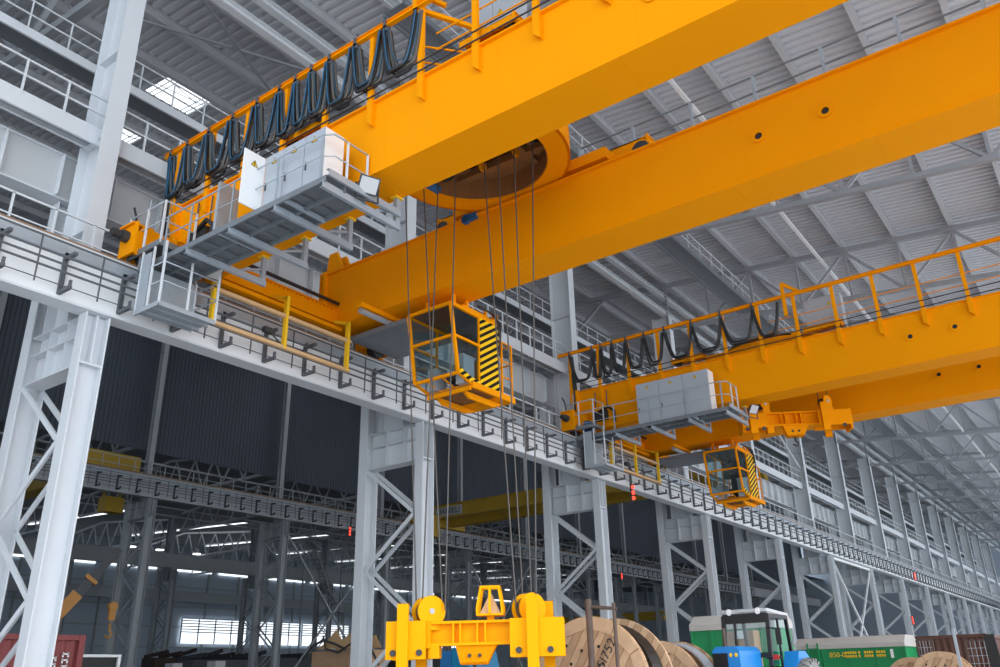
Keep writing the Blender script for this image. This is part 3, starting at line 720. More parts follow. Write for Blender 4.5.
# trolleys
def make_trolley(cx, cy, z):
    t = thing('crane_trolley', '', 'crane trolley', (cx, cy, z), 'trolleys of the overhead cranes')
    r = MB(); r.ring((cx, cy, z), (0,0,1), 2.43, 2.36, .75, 56); r.ring((cx, cy, z), (0,0,1), 2.43, 1.84, .05, 56); iw = MB(); iw.ring((cx, cy, z+.05), (0,0,1), 1.89, 1.82, .62, 56); iw.ring((cx, cy, z+.66), (0,0,1), 1.9, 1.35, .04, 56); iw.build('ring_inner_wall', 'dark_brown', t)
    r.build('slewing_ring', 'yellow', t)
    f = MB(); f.box(cx-2.3, cx+2.3, cy-2.8, cy-2.1, z+.2, z+.42); f.build('trolley_frame', 'yellow', t); f = MB(); f.box(cx-2.6, cx+2.6, cy+2.2, cy+3.0, z+.3, z+.62); pc = MB(); pc.cyl((cx, cy, z+.86), (cx, cy, z+.92), 2.3, 48); pc.build('turntable_plate', 'dark_brown', t)
    f.build('trolley_frame', 'yellow', t)
    for sx in (-1, 1):
        for sy, yr in ((-1, 11.41-14.6), (1, 17.5-14.6)):
            e = MB(); x0 = cx + sx*2.9
            hh = 1 if sy > 0 else .5
            for dy in (-.2, .2): e.prism([(-.75,.2),(.75,.2),(.75,.62*hh),(.5,.8*hh),(-.75,.8*hh)], (x0, cy+yr+dy-.02, z), (sx,0,0), (0,0,1), (0,.04,0))
            e.box(x0+sx*.7-.03, x0+sx*.7+.03, cy+yr-.24, cy+yr+.24, z+.2, z+.85*hh); e.box(x0-.75, x0+.75, cy+yr-.22, cy+yr+.22, z+.76*hh, z+.8*hh)
            eo = e.build('end_truck', 'yellow', t)
            MB().cyl((x0+sx*.5, cy+yr-(.26 if sy > 0 else .17), z+.16+.27*hh), (x0+sx*.5, cy+yr+.17, z+.16+.27*hh), .25*hh, 24).build('wheel', 'dark_steel', eo); MB().cyl((x0+sx*.1, cy+yr-.28, z+.5*hh), (x0+sx*.1, cy+yr-.22, z+.5*hh), .17*hh, 20).build('axle_cap', 'yellow', eo)
    d = MB(); d.cyl((cx-1.4, cy+.3, z+.75), (cx+1.4, cy+.3, z+.75), .42, 28); d.cyl((cx-1.5, cy+.3, z+.75), (cx-1.4, cy+.3, z+.75), .52, 28); d.cyl((cx+1.4, cy+.3, z+.75), (cx+1.5, cy+.3, z+.75), .52, 28)
    d.build('hoist_drum', 'dark_steel', t)
    k = MB(); k.box(cx+.3, cx+1.2, cy-1.2, cy-.5, z+.55, z+1.2); k.cyl((cx+.2, cy-.85, z+.75), (cx-.6, cy-.85, z+.75), .26, 20); k.bar((cx-1.7, cy-.2, z+.6), (cx+1.7, cy-.2, z+.6), .22); k.bar((cx-1.7, cy+1.1, z+.6), (cx+1.7, cy+1.1, z+.6), .22)
    k.bar((cx+.8, cy-1.6, z+.6), (cx+.8, cy+1.6, z+.6), .2); k.build('hoist_gear', 'dark_brown', t)
    for dx in (-.35, .75): MB().cyl((cx+dx-.04, cy+.7, z+.42), (cx+dx+.04, cy+.7, z+.42), .15, 20).build('guide_sheave', 'yellow_deep', t)
    m = MB(); m.cyl((cx-1.75, cy+.1, z+.12), (cx-1.75, cy+.5, z+.12), .13, 14); m.box(cx-1.85, cx-1.65, cy-.1, cy+.1, z, z+.26); m.build('slewing_motor', 'blue', t)
    m = MB(); m.cyl((cx-1.9, cy+1.9, z-.1), (cx-1.9, cy+2.2, z-.1), .15, 14); m.box(cx-2.0, cx-1.5, cy+1.9, cy+2.05, z-.2, z); m.build('drive_motor', 'blue', t)
    return t
TZ = 14.0
tr1 = make_trolley(-11.1, 14.6, TZ); tr1['label'] = 'round yellow slewing trolley seen from below between the foreground crane girders'
tr2 = copy_tree(tr1); tr2.location = (-10.4, 14.6+DY, TZ); tr2['label'] = 'yellow trolley of the farther right crane, almost hidden behind its front girder'

# ------------------------------------------------------------------ lifting beams and ropes
def make_beam(label, loc, rot, s=1.0, full=True):
    Y_ = 'yellow_bright' if full else 'yellow'
    t = thing('lifting_beam', label, 'lifting beam', (0,0,0), 'lifting beams of the cranes')
    m = MB(); m.box(-1.25,1.25,-.17,.17,2.60,2.65); m.box(-1.25,1.25,-.17,.17,2.19,2.24); m.box(-1.25,1.25,-.02,.02,2.24,2.60)
    for u in (-.54,-.40,-.06,.10): m.box(u-.018,u+.018,-.165,.165,2.24,2.60)
    m.box(-1.08,-.99,-.24,.24,2.15,2.66); m.box(-1.03,-.82,-.18,.18,1.96,2.24)
    m.build('main_beam', Y_, t)
    for sg in (-1, 1):
        b = MB(); u0, u1 = (-1.85, -1.06) if sg < 0 else (.60, 1.66)
        for y0 in (-.36, .30): b.box(u0, u1, y0, y0+.06, 1.95 if full else 2.1, 2.66 if full else 2.6)
        b.box(u1-.06 if sg > 0 else u0, u1 if sg > 0 else u0+.06, -.30, .30, 1.97, 2.64); b.box(u0+.1, u1-.1, -.3, .3, 2.2, 2.26)
        bo = b.build('cheek_plate', Y_, t)
        for u in ((-1.70,-1.18) if sg < 0 else (.77, 1.38)): MB().cyl((u, -.40, 2.07), (u, -.36, 2.07), .06, 16).build('bolt', 'dark_steel', bo)
        for u, y, zt in (((-1.50, -.43, 2.98), (-1.28, .45, 2.7)) if sg < 0 else ((1.05, -.43, 3.08), (1.33, .45, 3.02))):
            zl = 1.0 if full else 1.9
            if not full: zt = 2.85; u = u if sg < 0 else u-.25
            p = MB(); p.box(u-.11, u+.11, y-.05, y+.05, zl, zt)
            if full: p.prism([(-.11,zl),(.11,zl),(.0,zl-.2)], (u, y-.05, 0), (1,0,0), (0,0,1), (0,.1,0))
            p.build('side_post', Y_, t)
        a = V((sin(radians(34)), -cos(radians(34)), 0)); c = V((-1.05 if sg < 0 else .98, -.02, 2.85 if full else 2.97))
        d = MB()
        for k in (-.19, .10): d.cyl(c+a*k, c+a*(k+.035), .30 if full else .2, 32, 0)
        d.cyl(c-a*.17, c+a*.1, .23 if full else .15, 28, 1)
        do = d.build('rope_sheave', [Y_, 'rope'], t)
        MB().cyl(c+a*.125, c+a*.15, .055, 14).build('sheave_pin', 'galv', do)
        g = MB(); g.prism([(-.2,0),(.24,0),(.10,.34),(-.04,.34)], c+a*.126+V((0,0,-.36)), V((a.y*-1, a.x, 0)), (0,0,1), a*.02); g.build('sheave_bracket', Y_, do)
    g = MB(); cx = .20
    if full: guide_cage(t, cx)
    hook_plate(t)
    t.location = loc; t.rotation_euler = (0, 0, rot); t.scale = (s, s, s)
    return t
def guide_cage(t, cx):
    g = MB()
    g.box(cx-.07, cx+.07, -.08, .08, 2.65, 2.74); g.box(cx-.27, cx+.27, -.24, .24, 2.73, 2.77); 
    for sx in (-1, 1):
        for sy in (-1, 1): g.bar((cx+sx*.25, sy*.22, 2.77), (cx+sx*.25, sy*.22, 2.90), .05); g.bar((cx+sx*.25, sy*.22, 2.88), (cx+sx*.18, sy*.16, 3.27), .05)
    for sx in (-1, 1): g.bar((cx+sx*.18, -.18, 3.28), (cx+sx*.18, .18, 3.28), .05); g.bar((cx-.2, sx*.16, 3.28), (cx+.2, sx*.16, 3.28), .05)
    g.bar((cx, -.24, 2.77), (cx, -.16, 3.27), .05)
    go = g.build('guide_cage', 'yellow_bright', t)
    k = MB(); b = [(cx+sx*.2, sy*.18, 2.77) for sx, sy in ((-1,-1),(1,-1),(1,1),(-1,1))] + [(cx, 0, 3.2)]; k.add(b, [(0,3,2,1),(0,1,4),(1,2,4),(2,3,4),(3,0,4)]); k.build('cage_cone', 'tan_wood', go)
def hook_plate(t):
    h = MB()
    for y in (-.12, .10): h.prism([(-.50,2.19),(.32,2.19),(.12,1.83),(-.40,1.83)], (0,y,0), (1,0,0), (0,0,1), (0,.03,0))
    h.box(-.40, .12, -.12, .13, 1.83, 1.88); ho = h.build('hook_bracket', 'yellow', t)
    q = MB()
    for u in (-.22, -.02): q.cyl((u, -.17, 2.0), (u, -.12, 2.0), .035, 10)
    q.tube([(-.14, 0, 1.85), (-.14, 0, 1.7), (-.06, 0, 1.62), (-.14, 0, 1.54), (-.24, 0, 1.6)], .035, 8); q.build('hook', 'dark_steel', ho)
ROT = radians(31)
lb1 = make_beam('big yellow lifting beam with two rope sheaves hanging low in the foreground', (-11.09, 14.52, 0), ROT, 1.035)
lb2 = make_beam('yellow lifting beam hoisted high under the farther right crane', (-9.93, 35.5, 8.45), ROT, 1.30, False)
def bw(u, y, z, lb):
    s = lb.scale.x; l = lb.location; return V((l.x + s*(u*cos(ROT) - y*sin(ROT)), l.y + s*(u*sin(ROT) + y*cos(ROT)), l.z + s*z))
for (tx, ty, u, y) in ((-13.38,14.35,-1.33,.1),(-12.7,14.3,-.80,.1),(-12.35,14.55,-1.18,-.1),(-11.55,14.3,-.72,-.05),(-11.0,14.75,.72,-.08),(-10.55,14.75,.85,.1),(-10.2,15.0,1.02,.1),(-9.75,15.2,1.12,-.1)):
    MB().tube([V((tx, ty, 14.35)), bw(u, y, 2.86, lb1)], .017, 6).build('hoist_rope', 'rope', tr1)
for u in (-1.1, -.8, .8, 1.1):
    p = bw(u, 0, 3.1, lb2); MB().tube([V((p.x, p.y, 14.3)), p], .02, 6).build('hoist_rope', 'rope', tr2).location = V((0,0,0))

# ------------------------------------------------------------------ things on the shop floor
def bake_text(cu, name, par, loc, rot):
    tmp = bpy.data.objects.new(name + '_outline', cu); COL.objects.link(tmp); dg = bpy.context.evaluated_depsgraph_get(); dg.update()
    me = bpy.data.meshes.new_from_object(tmp.evaluated_get(dg)); bpy.data.objects.remove(tmp)
    o = bpy.data.objects.new(name, me); COL.objects.link(o); o.parent = par; o.location = loc; o.rotation_euler = rot; return o
def reel(label, c, R, w, text=None, band=None):
    t = thing('cable_reel', label, 'cable reel', (c[0], c[1]+w/2, 0), 'wooden cable reels')
    z0 = R + .02
    for fy in (0, w-.09):
        f = MB(); a = radians(58); n = int(2*R/.17)
        for k in range(n):
            s0 = -R + 2*R*k/n + .006; s1 = -R + 2*R*(k+1)/n - .006; pts = []
            h = lambda s: sqrt(max(R*R - s*s, .0004))
            for s in (s0, (s0+s1)/2, s1): pts.append((s, h(s)))
            for s in (s1, (s0+s1)/2, s0): pts.append((s, -h(s)))
            rot = [(x*sin(a)+y*cos(a), -x*cos(a)+y*sin(a)) for x, y in pts]
            f.prism(rot, (c[0], c[1]+fy, z0), (1,0,0), (0,0,1), (0,.07,0), k % 2)
        fo = f.build('flange', ['wood', 'wood_dark'], t)
        rr = MB()
        for k in range(12):
            a0, a1 = 2*pi*k/12+.01, 2*pi*(k+1)/12-.01; ro, ri = R*.995, R*.82
            rr.prism([(ro*cos(a0),ro*sin(a0)),(ro*cos((a0+a1)/2)*1.0,ro*sin((a0+a1)/2)),(ro*cos(a1),ro*sin(a1)),(ri*cos(a1),ri*sin(a1)),(ri*cos(a0),ri*sin(a0))], (c[0], c[1]+fy-(.03 if fy == 0 else -.07), z0), (1,0,0), (0,0,1), (0,.03,0))
        rr.build('rim', 'wood', fo)
        b = MB()
        for k in range(26):
            an = k*2.4; r = R*(.25+.5*((k*37) % 26)/26); b.cyl((c[0]+r*cos(an), c[1]+fy-.012, z0+r*sin(an)), (c[0]+r*cos(an), c[1]+fy+.0, z0+r*sin(an)), .035, 8)
        b.build('bolt_hole', 'black', fo)
    MB().cyl((c[0], c[1]+.07, z0), (c[0], c[1]+w-.09, z0), R*.78, 40).build('wound_cable', 'wood_dark' if band is None else band, t)
    if text:
        cu = bpy.data.curves.new('stencil_text', 'FONT'); cu.body = text; cu.size = .30*R/1.4; cu.extrude = .002; cu.materials.append(M['dark_steel'])
        bake_text(cu, 'stencil_text', t, (.10*R, -w/2-.036, z0 - .02*R), (pi/2, -radians(58), 0))
    return t
mat('wood', (.62,.42,.26), .75, scale=5, var=.2); mat('wood_dark', (.50,.32,.19), .75, scale=5, var=.2)
r1 = reel('large wooden cable reel with stencilled digits, just right of the lifting beam', (-10.0, 17.0), 1.42, 1.25, '98I5I752')
bb = MB(); bb.ring((-10.0, 17.0+.5, 1.44), (0,1,0), 1.30, 1.26, .5, 40); bb.build('cover_strip', 'black', r1)
r2 = reel('second wooden cable reel standing behind the large one', (-10.15, 20.6), 1.20, 1.3, None)
bb = MB(); bb.ring((-10.15, 21.2, 1.22), (0,1,0), 1.17, 1.13, .5, 40); bb.build('cover_strip', 'cabinet', r2)
reel('wooden cable reel lying in front of the brown container at right', (-6.42, 36.0), 1.08, .9)
reel('partly hidden wooden cable reel between the green trailer and its neighbour reel', (-7.7, 37.4), 1.0, .8)
# pipe stand
t = thing('pipe_stand', 'rusty brown pipe stand in front of the large cable reel', 'stand', (-9.0, 15.92, 0))
mat('rusty', (.12,.085,.07), .7, .3, var=.3, scale=8)
MB().tube([(-9.31, 15.9, 0), (-9.31, 15.9, 3.12)], .07, 10).build('upright', 'rusty', t); MB().tube([(-8.74, 15.95, 0), (-8.74, 15.95, 3.02)], .04, 8).build('upright', 'rusty', t)
MB().tube([(-9.35, 15.9, 2.98), (-8.68, 15.95, 2.90)], .035, 8).build('crossbar', 'rusty', t)
# tractor
mat('tractor_blue', (.01,.22,.62), .35, var=.04); mat('green', (.008,.27,.09), .5, var=.06, scale=1.2); mat('tarp', (.50,.49,.47), .8, var=.08); mat('cardboard', (.38,.22,.11), .8, var=.12, scale=6); mat('brown', (.11,.045,.035), .65, var=.15); mat('container_red', (.23,.05,.05), .6, var=.12)
def wheel(t, x, y, R, w, hub):
    o = MB().tube([(x-w/2, y, R), (x-w/2+.03, y, R), (x-w*.3, y, R), (x+w*.3, y, R), (x+w/2-.03, y, R), (x+w/2, y, R)], [R*.55, R*.86, R*.97, R*.97, R*.86, R*.55], 36)
    for k in range(24):
        a = 2*pi*k/24; e = V((0, cos(a), sin(a)))
        for sx in (-1, 1): o.bar(V((x, y, R))+e*R*.96, V((x+sx*w*.46, y, R))+V((0, cos(a+.12), sin(a+.12)))*R*.93, .05, .07, up=e)
    wo = o.build('wheel', 'rubber_dusty', t); h = MB(); h.cyl((x-w/2-.01, y, R), (x+w/2+.01, y, R), R*.5, 24); h.cyl((x-w/2-.06, y, R), (x+w/2+.06, y, R), R*.16, 12); h.build('hub', hub, wo)
mat('rubber_dusty', (.22,.22,.22), .85, var=.3, scale=7)
t = thing('tractor', 'blue tractor with a black framed cab and white roof edge, facing the camera', 'tractor', (-5.95, 15.8, 0))
X0, X1 = -6.72, -5.28
f = MB()
for x in (X0, X1):
    f.bar((x, 15.25, 1.55), (x+.0, 15.42, 2.62), .12, .09); f.bar((x, 17.0, 1.5), (x, 16.85, 2.62), .1, .09); f.bar((x, 16.1, 1.5), (x, 16.15, 2.62), .06); f.bar((x, 15.42, 2.6), (x, 16.9, 2.6), .09)
f.bar((X0, 15.42, 2.56), (X1, 15.42, 2.56), .09, .2); f.bar((X0, 16.88, 2.6), (X1, 16.88, 2.6), .09); f.bar((X0, 15.25, 1.78), (X1, 15.25, 1.78), .08, .10); f.bar((X0, 17.0, 1.5), (X1, 17.0, 1.5), .1); f.bar((X0+.38, 15.28, 1.78), (X0+.38, 15.4, 2.55), .05)
f.box(X0, X1, 15.3, 17.0, .95, 1.5)
cabf = f.build('cab_frame', 'black', t)
r = MB(); r.box(X0, X1, 15.42, 16.95, 2.64, 2.68); r.bar((X0, 15.36, 2.72), (X1, 15.36, 2.72), .07, .07); r.bar((X1+.0, 15.36, 2.72), (X1+.0, 17.0, 2.66), .07, .07); r.bar((X0-.02, 15.36, 2.72), (X0-.02, 17.0, 2.7), .07, .07); r.build('roof', 'panel_gray', t)
for x in (X0+.25, X1-.25): MB().cyl((x, 15.28, 2.70), (x, 15.38, 2.70), .07, 16).build('work_lamp', 'cabinet_white', t)
g = MB(); g.add([(X0,15.27,1.85),(X1,15.27,1.85),(X1,15.42,2.5),(X0,15.42,2.5)], [(0,1,2,3)]); g.build('windscreen', 'glass', t)
g = MB(); g.add([(X1,15.3,1.6),(X1,16.95,1.55),(X1,16.85,2.55),(X1,15.42,2.55)], [(0,1,2,3)]); g.build('side_window', 'glass', t)
h = MB(); h.prism([(-.42,1.05),(.42,1.05),(.42,1.86),(.30,1.95),(-.30,1.95),(-.42,1.86)], (-5.98, 13.75, 0), (1,0,0), (0,0,1), (0,1.5,0)); ho = h.build('bonnet', 'tractor_blue', t)
gr = MB(); gr.box(-6.38, -5.93, 13.71, 13.75, 1.1, 1.82)
for k in range(7): gr.box(-6.36+k*.06, -6.34+k*.06, 13.69, 13.71, 1.1, 1.82)
gr.build('grille', 'black', ho)
for x in (-5.82, -5.66): MB().cyl((x, 13.71, 1.78), (x, 13.75, 1.78), .04, 12).build('headlamp', 'warn_yellow', ho)
MB().tube([(-6.52, 14.9, 1.5), (-6.52, 14.9, 2.35)], .05, 10).build('exhaust_pipe', 'rusty', t)
for xf in (X1+.02, X0-.47): MB().prism([(-.45,0),(.62,0),(.75,.15),(.35,.34),(-.2,.34)], (xf, 16.55, 1.52), (0,1,0), (0,0,1), (.45,0,0)).build('fender', 'tractor_blue', t)
wheel(t, X1+.62, 16.6, .86, .46, 'cabinet_white'); wheel(t, X0-.36, 16.6, .80, .42, 'cabinet_white'); wheel(t, -5.35, 14.2, .48, .28, 'cabinet_white'); wheel(t, -6.6, 14.2, .48, .28, 'cabinet_white')
MB().cyl((X1-.1, 15.2, 1.72), (X1+.35, 15.2, 1.72), .025, 8).build('lamp_arm', 'black', t); MB().box(X1+.12, X1+.3, 15.14, 15.2, 1.68, 1.78).build('indicator', 'red', t); MB().box(X0-.3, X0-.15, 15.14, 15.2, 1.68, 1.78).build('indicator', 'red', t)
MB().tube([(X1-.05, 15.35, 2.35), (X1+.35, 15.25, 2.3), (X1+.35, 15.25, 1.95)], .018, 6).build('mirror_arm', 'black', t); m = MB(); m.box(X1+.27, X1+.43, 15.2, 15.25, 1.98, 2.32); m.build('mirror', 'black', t)
t.scale = (.80, .95, 1.13); t.location = (-8.12, 22.1, 0)
cb = MB(); cb.box(-9.75, -8.95, 24.3, 24.8, 2.25, 2.72); o = cb.build('cardboard_box', 'cardboard', at=(-9.35, 24.5, 2.25)); tag(o, 'brown cardboard box seen through the tractor cab with a white sheet on it', 'box')
MB().box(-9.5, -9.2, 24.27, 24.3, 2.5, 2.72).build('paper_sheet', 'cabinet_white', o)
pl = MB(); pl.box(-9.8, -8.9, 24.25, 24.85, 0, .12); pl.box(-9.75, -8.95, 24.3, 24.8, .12, 2.25); tag(pl.build('wooden_crate', 'cardboard', at=(-9.35, 24.5, 0)), 'wooden crate behind the blue tractor carrying the cardboard box', 'crate')
# green trailers
def trailer(label, x0, x1, y0, y1, zt, side, text):
    t = thing('tipper_trailer', label, 'trailer', ((x0+x1)/2, (y0+y1)/2, 0), 'green trailers with gray tarpaulins')
    b = MB(); zc = zt - .42
    b.box(x0, x1, y0, y1, .95, zc)
    n = 4
    for k in range(n): z = 1.0 + (zc-1.0)*k/(n-1); b.box(x0-.05, x1+.05, y0-.05, y1+.05, z-.04, z+.04)
    bo = b.build('body', 'green', t)
    for k in range(5):
        p = MB(); x = x0 + (x1-x0)*k/4; p.box(x-.05, x+.05, y0-.07, y0, .95, zc); p.build('stake', 'green', bo)
    p = MB(); p.prism([(y0-.1,zc-.06),(y1+.1,zc-.06),(y1+.1,zc+.12),(y1-.35,zt),(y0+.35,zt),(y0-.1,zc+.12)], (x0-.06,0,0), (0,1,0), (0,0,1), (x1-x0+.12,0,0)); p.build('tarpaulin', 'tarp', t)
    w = MB()
    for x in (x0+.8, x1-.8):
        for y in (y0+.15, y1-.15): w.cyl((x, y-.12, .48), (x, y+.12, .48), .48, 20)
    w.build('wheels', 'rubber', t); MB().box(x0+.2, x1-.2, y0+.4, y1-.4, .7, .95).build('chassis', 'dark_steel', t)
    return t
t1 = trailer('green trailer with gray tarpaulin directly behind the blue tractor', -12.4, -9.6, 28.0, 29.6, 3.42, 0, '')
t2 = trailer('green trailer with gray tarpaulin and yellow lettering right of the tractor', -13.1, -8.55, 41.0, 43.4, 2.98, 0, '')
def text(body, loc, size, m, par, rot=(pi/2,0,0), name='lettering'):
    cu = bpy.data.curves.new(name, 'FONT'); cu.body = body; cu.size = size; cu.extrude = .003; cu.align_x = 'CENTER'; cu.align_y = 'CENTER'; cu.materials.append(M[m])
    return bake_text(cu, name, par, V(loc) - parent_world(par), rot)
text('850-0', (-11.35, 40.915, 2.23), .30, 'warn_yellow', t2)
def strokes(par, x0, x1, y, z, rows, m='warn_yellow'):
    for r_ in range(rows):
        b = MB(); x = x0; k = 0
        while x < x1 - .05: b.box(x, x+.07, y-.006, y, z-r_*.15, z-r_*.15+.10); x += .10 + (.05 if k % 5 == 4 else 0); k += 1
        b.build('lettering', m, par)
strokes(t2, -11.0, -10.3, 40.925, 2.26, 2); strokes(t2, -10.2, -9.75, 40.925, 2.26, 2); strokes(t2, -9.7, -9.3, 40.925, 2.26, 2)
ld = MB()
for x in (-12.6, -12.15): ld.box(x-.03, x+.03, 40.82, 40.9, .9, 2.75)
for k in range(6): ld.box(-12.6, -12.15, 40.84, 40.88, 1.1+k*.28, 1.14+k*.28)
ld.build('ladder', 'green', t2); MB().box(-9.12, -9.0, 40.9, 40.915, 2.05, 2.4).build('plate', 'cabinet_white', t2); text('850', (-12.85, 40.9, 2.2), .22, 'warn_yellow', t2)
# containers
def container(name, label, x0, x1, y0, y1, h, m, ax, cat='container', grp=None, z0=.0):
    t = thing(name, label, cat, ((x0+x1)/2, (y0+y1)/2, z0), grp)
    b = MB(); per = .28; d = .04
    def wallp(p0, p1, n):
        p0, p1, n = V(p0), V(p1), V(n); L = (p1-p0).length; e = (p1-p0)/L; s = 0.; pts = []
        while s < L:
            for q, dd in ((0,0),(.3,0),(.5,d),(.8,d)):
                if s+q*per < L: pts.append(p0+e*(s+q*per)-n*dd)
            s += per
        pts.append(p1); k = len(pts)
        b.add([p+V((0,0,z0+.12)) for p in pts]+[p+V((0,0,z0+h-.1)) for p in pts], [(i,i+1,k+i+1,k+i) for i in range(k-1)])
    wallp((x0,y0,0),(x1,y0,0),(0,-1,0)); wallp((x1,y0,0),(x1,y1,0),(1,0,0)); wallp((x1,y1,0),(x0,y1,0),(0,1,0)); wallp((x0,y1,0),(x0,y0,0),(-1,0,0))
    b.box(x0, x1, y0, y1, z0+h-.12, z0+h-.06); b.box(x0, x1, y0, y1, z0+.05, z0+.14)
    b.build('corrugated_shell', m, t)
    f = MB()
    for x in (x0, x1):
        for y in (y0, y1): f.box(x-.08, x+.08, y-.08, y+.08, z0, z0+h)
        for z in (.08, h-.07): f.bar((x, y0, z0+z), (x, y1, z0+z), .13)
    for y in (y0, y1):
        for z in (.08, h-.07): f.bar((x0, y, z0+z), (x1, y, z0+z), .13)
    f.build('corner_frame', m, t); return t
ct = container('shipping_container', 'dark red shipping container with white lettering behind the leftmost column', -25.8, -23.35, 6.6, 12.72, 2.95, 'container_red', 1)
for yy, zs in ((12.0, (2.35, 2.2, 2.05, 1.9)), (12.32, (2.45, 2.3, 2.15))):
    for z in zs:
        b = MB(); b.box(-23.27, -23.25, yy-.1, yy-.06, z-.06, z+.05); b.box(-23.27, -23.25, yy+.04, yy+.08, z-.06, z+.05); b.box(-23.27, -23.25, yy-.1, yy+.08, z+.0, z+.035); b.build('lettering', 'cabinet_white', ct)
o = MB().cyl((-23.28, 12.32, 1.85), (-23.25, 12.32, 1.85), .14, 16).build('emblem', 'cabinet_white', ct)
container('storage_container', 'dark brown storage container behind the small reels at right', -9.45, -5.75, 43.6, 49.5, 2.95, 'brown', 0)
def mesh_frame(label, x0, x1, y, z1):
    t = thing('mesh_gate', label, 'gate', ((x0+x1)/2, y, 0), 'steel frames by the brown container'); b = MB()
    for x in (x0, x1): b.bar((x, y, 0), (x, y, z1), .07)
    b.bar((x0, y, z1), (x1, y, z1), .06); b.bar((x0, y, .3), (x1, y, .3), .06); b.build('outer_frame', 'rusty', t)
    g = MB(); n = 5
    for k in range(1, n): g.bar((x0+(x1-x0)*k/n, y, .3), (x0+(x1-x0)*k/n, y, z1), .02)
    for k in range(1, 8): g.bar((x0, y, .3+(z1-.3)*k/8), (x1, y, .3+(z1-.3)*k/8), .02)
    g.build('mesh_infill', 'galv', t)
mesh_frame('tall steel mesh frame leaning area beside the right-hand small reel', -6.05, -5.2, 40.2, 2.6)
mesh_frame('narrow steel mesh frame in front of the brown container', -7.9, -7.3, 40.4, 2.7)
t = thing('steel_post', 'single tall galvanized post in front of the brown container', 'post', (-5.6, 35.2, 0)); MB().bar((-5.6, 35.2, 0), (-5.6, 35.2, 2.9), .09).build('shaft', 'galv', t); MB().box(-5.75, -5.45, 35.05, 35.35, 0, .03).build('foot_plate', 'galv', t)
b = MB(); b.prism([(-.22,0),(.2,0),(.06,2.75),(-.32,2.75)], (-4.75, 38, 0), (1,0,0), (0,0,1), (0,.08,0)); tag(b.build('black_board', 'black', at=(-4.75, 38, 0)), 'leaning black board at the lower right edge', 'board')
t = container('equipment_container', 'blue-gray container with tan top at the lower right corner', -5.3, -3.0, 46.2, 49.0, 2.15, 'wall_panel', 0); MB().box(-5.2, -3.1, 46.1, 49.0, 2.16, 2.3).build('top_sheet', 'tan_wood', t)
# yellow floor machine, blue press, crates
t = thing('yellow_machine', 'small yellow machine between the cable reels and the green trailer', 'machine', (-11.9, 26.3, 0))
b = MB(); b.box(-12.4, -11.55, 25.9, 26.9, 1.75, 2.28); b.build('hood', 'yellow_old', t); b = MB(); b.box(-12.3, -11.7, 26.0, 26.8, .3, 1.2); b.bar((-12.2, 25.9, 1.2), (-11.7, 25.9, 1.8), .09); b.bar((-12.3, 25.9, 1.7), (-12.25, 25.9, .5), .1); b.bar((-11.6, 25.9, 1.75), (-11.65, 25.9, .3), .08); b.build('linkage', 'warn_yellow', t)
b = MB()
for x in (-12.3, -11.7): b.cyl((x-.1, 26.4, .35), (x+.1, 26.4, .35), .35, 18)
b.build('wheels', 'rubber', t)
t = thing('blue_press', 'blue machine housing standing behind the lifting beam', 'machine', (-15.5, 19.5, 0))
b = MB(); b.box(-15.95, -15.55, 19.0, 20.4, 0, 2.35); b.build('dark_side', 'blue', t); b = MB(); b.prism([(0,0),(1.25,0),(.75,1.3),(.45,2.42),(0,2.42)], (-15.54, 19.0, 0), (1,0,0), (0,0,1), (0,1.4,0)); b.build('housing', 'tractor_cyan', t) if 'tractor_cyan' in M else b.build('housing', 'press_blue', t) if 'press_blue' in M else b.build('housing', 'tractor_blue', t)
t = thing('timber_crate', 'open tan crate with hoses left of the second front column', 'crate', (-31.6, 30.5, 0))
b = MB(); b.box(-33.4, -29.9, 30.0, 31.5, 0, 3.0); b.build('crate_body', 'wood_dark', t)
b = MB(); b.prism([(-1.6,3.1),(1.6,3.1),(1.75,3.55),(.2,3.5),(-.2,3.95),(-.9,3.35)], (-31.6, 30.0, 0), (1,0,0), (0,0,1), (0,.05,0)); b.prism([(-1.6,3.1),(1.6,3.1),(1.2,3.7),(.1,3.45),(-.6,3.85)], (-31.6, 31.3, 0), (1,0,0), (0,0,1), (0,.05,0)); b.build('liner_sheet', 'tan_wood', t)
b = MB(); b.tube([(-33.9, 29.8, 2.6), (-33.2, 29.8, 3.25), (-32.4, 29.8, 3.5), (-31.6, 29.8, 3.3), (-30.9, 29.8, 3.05)], .06, 6); b.tube([(-32.4, 29.75, 3.7), (-32.2, 29.75, 3.1), (-31.3, 29.75, 2.9), (-30.4, 29.75, 3.3)], .05, 6); b.tube([(-30.2, 29.8, 3.2), (-29.0, 29.6, 3.0), (-28.4, 29.5, 2.3)], .06, 6); b.build('hose', 'rope', t)
# mobile crane far left
t = thing('mobile_crane', 'mobile crane with a long orange and black telescopic boom behind the leftmost column', 'mobile crane', (-37, 17, 0))
p0, p1 = V((-36.3, 17.1, 2.6)), V((-35, 19.95, 6.85))
mat('boom_orange', (.45,.20,.03), .5, var=.1)
for a, c, s, m in ((-.4, .62, .60, 'boom_orange'), (.58, .84, .46, 'dark_steel'), (.8, 1.0, .36, 'dark_steel')): MB().bar(p0+(p1-p0)*a, p0+(p1-p0)*c, s*.65, s*.8, up=(0,0,1)).build('boom_section', m, t)
MB().bar(p0+(p1-p0)*.74, p0+(p1-p0)*.77, .5, .56).build('boom_collar', 'boom_orange', t); MB().bar(p1, p1+V((.05,.16,.25)), .2, .22).build('boom_head', 'dark_steel', t)
b = MB(); b.box(-39.5, -35.5, 14.0, 18.5, .7, 1.5); b.box(-38.8, -37.2, 15.5, 17.5, 1.5, 2.9); b.build('carrier', 'boom_orange', t)
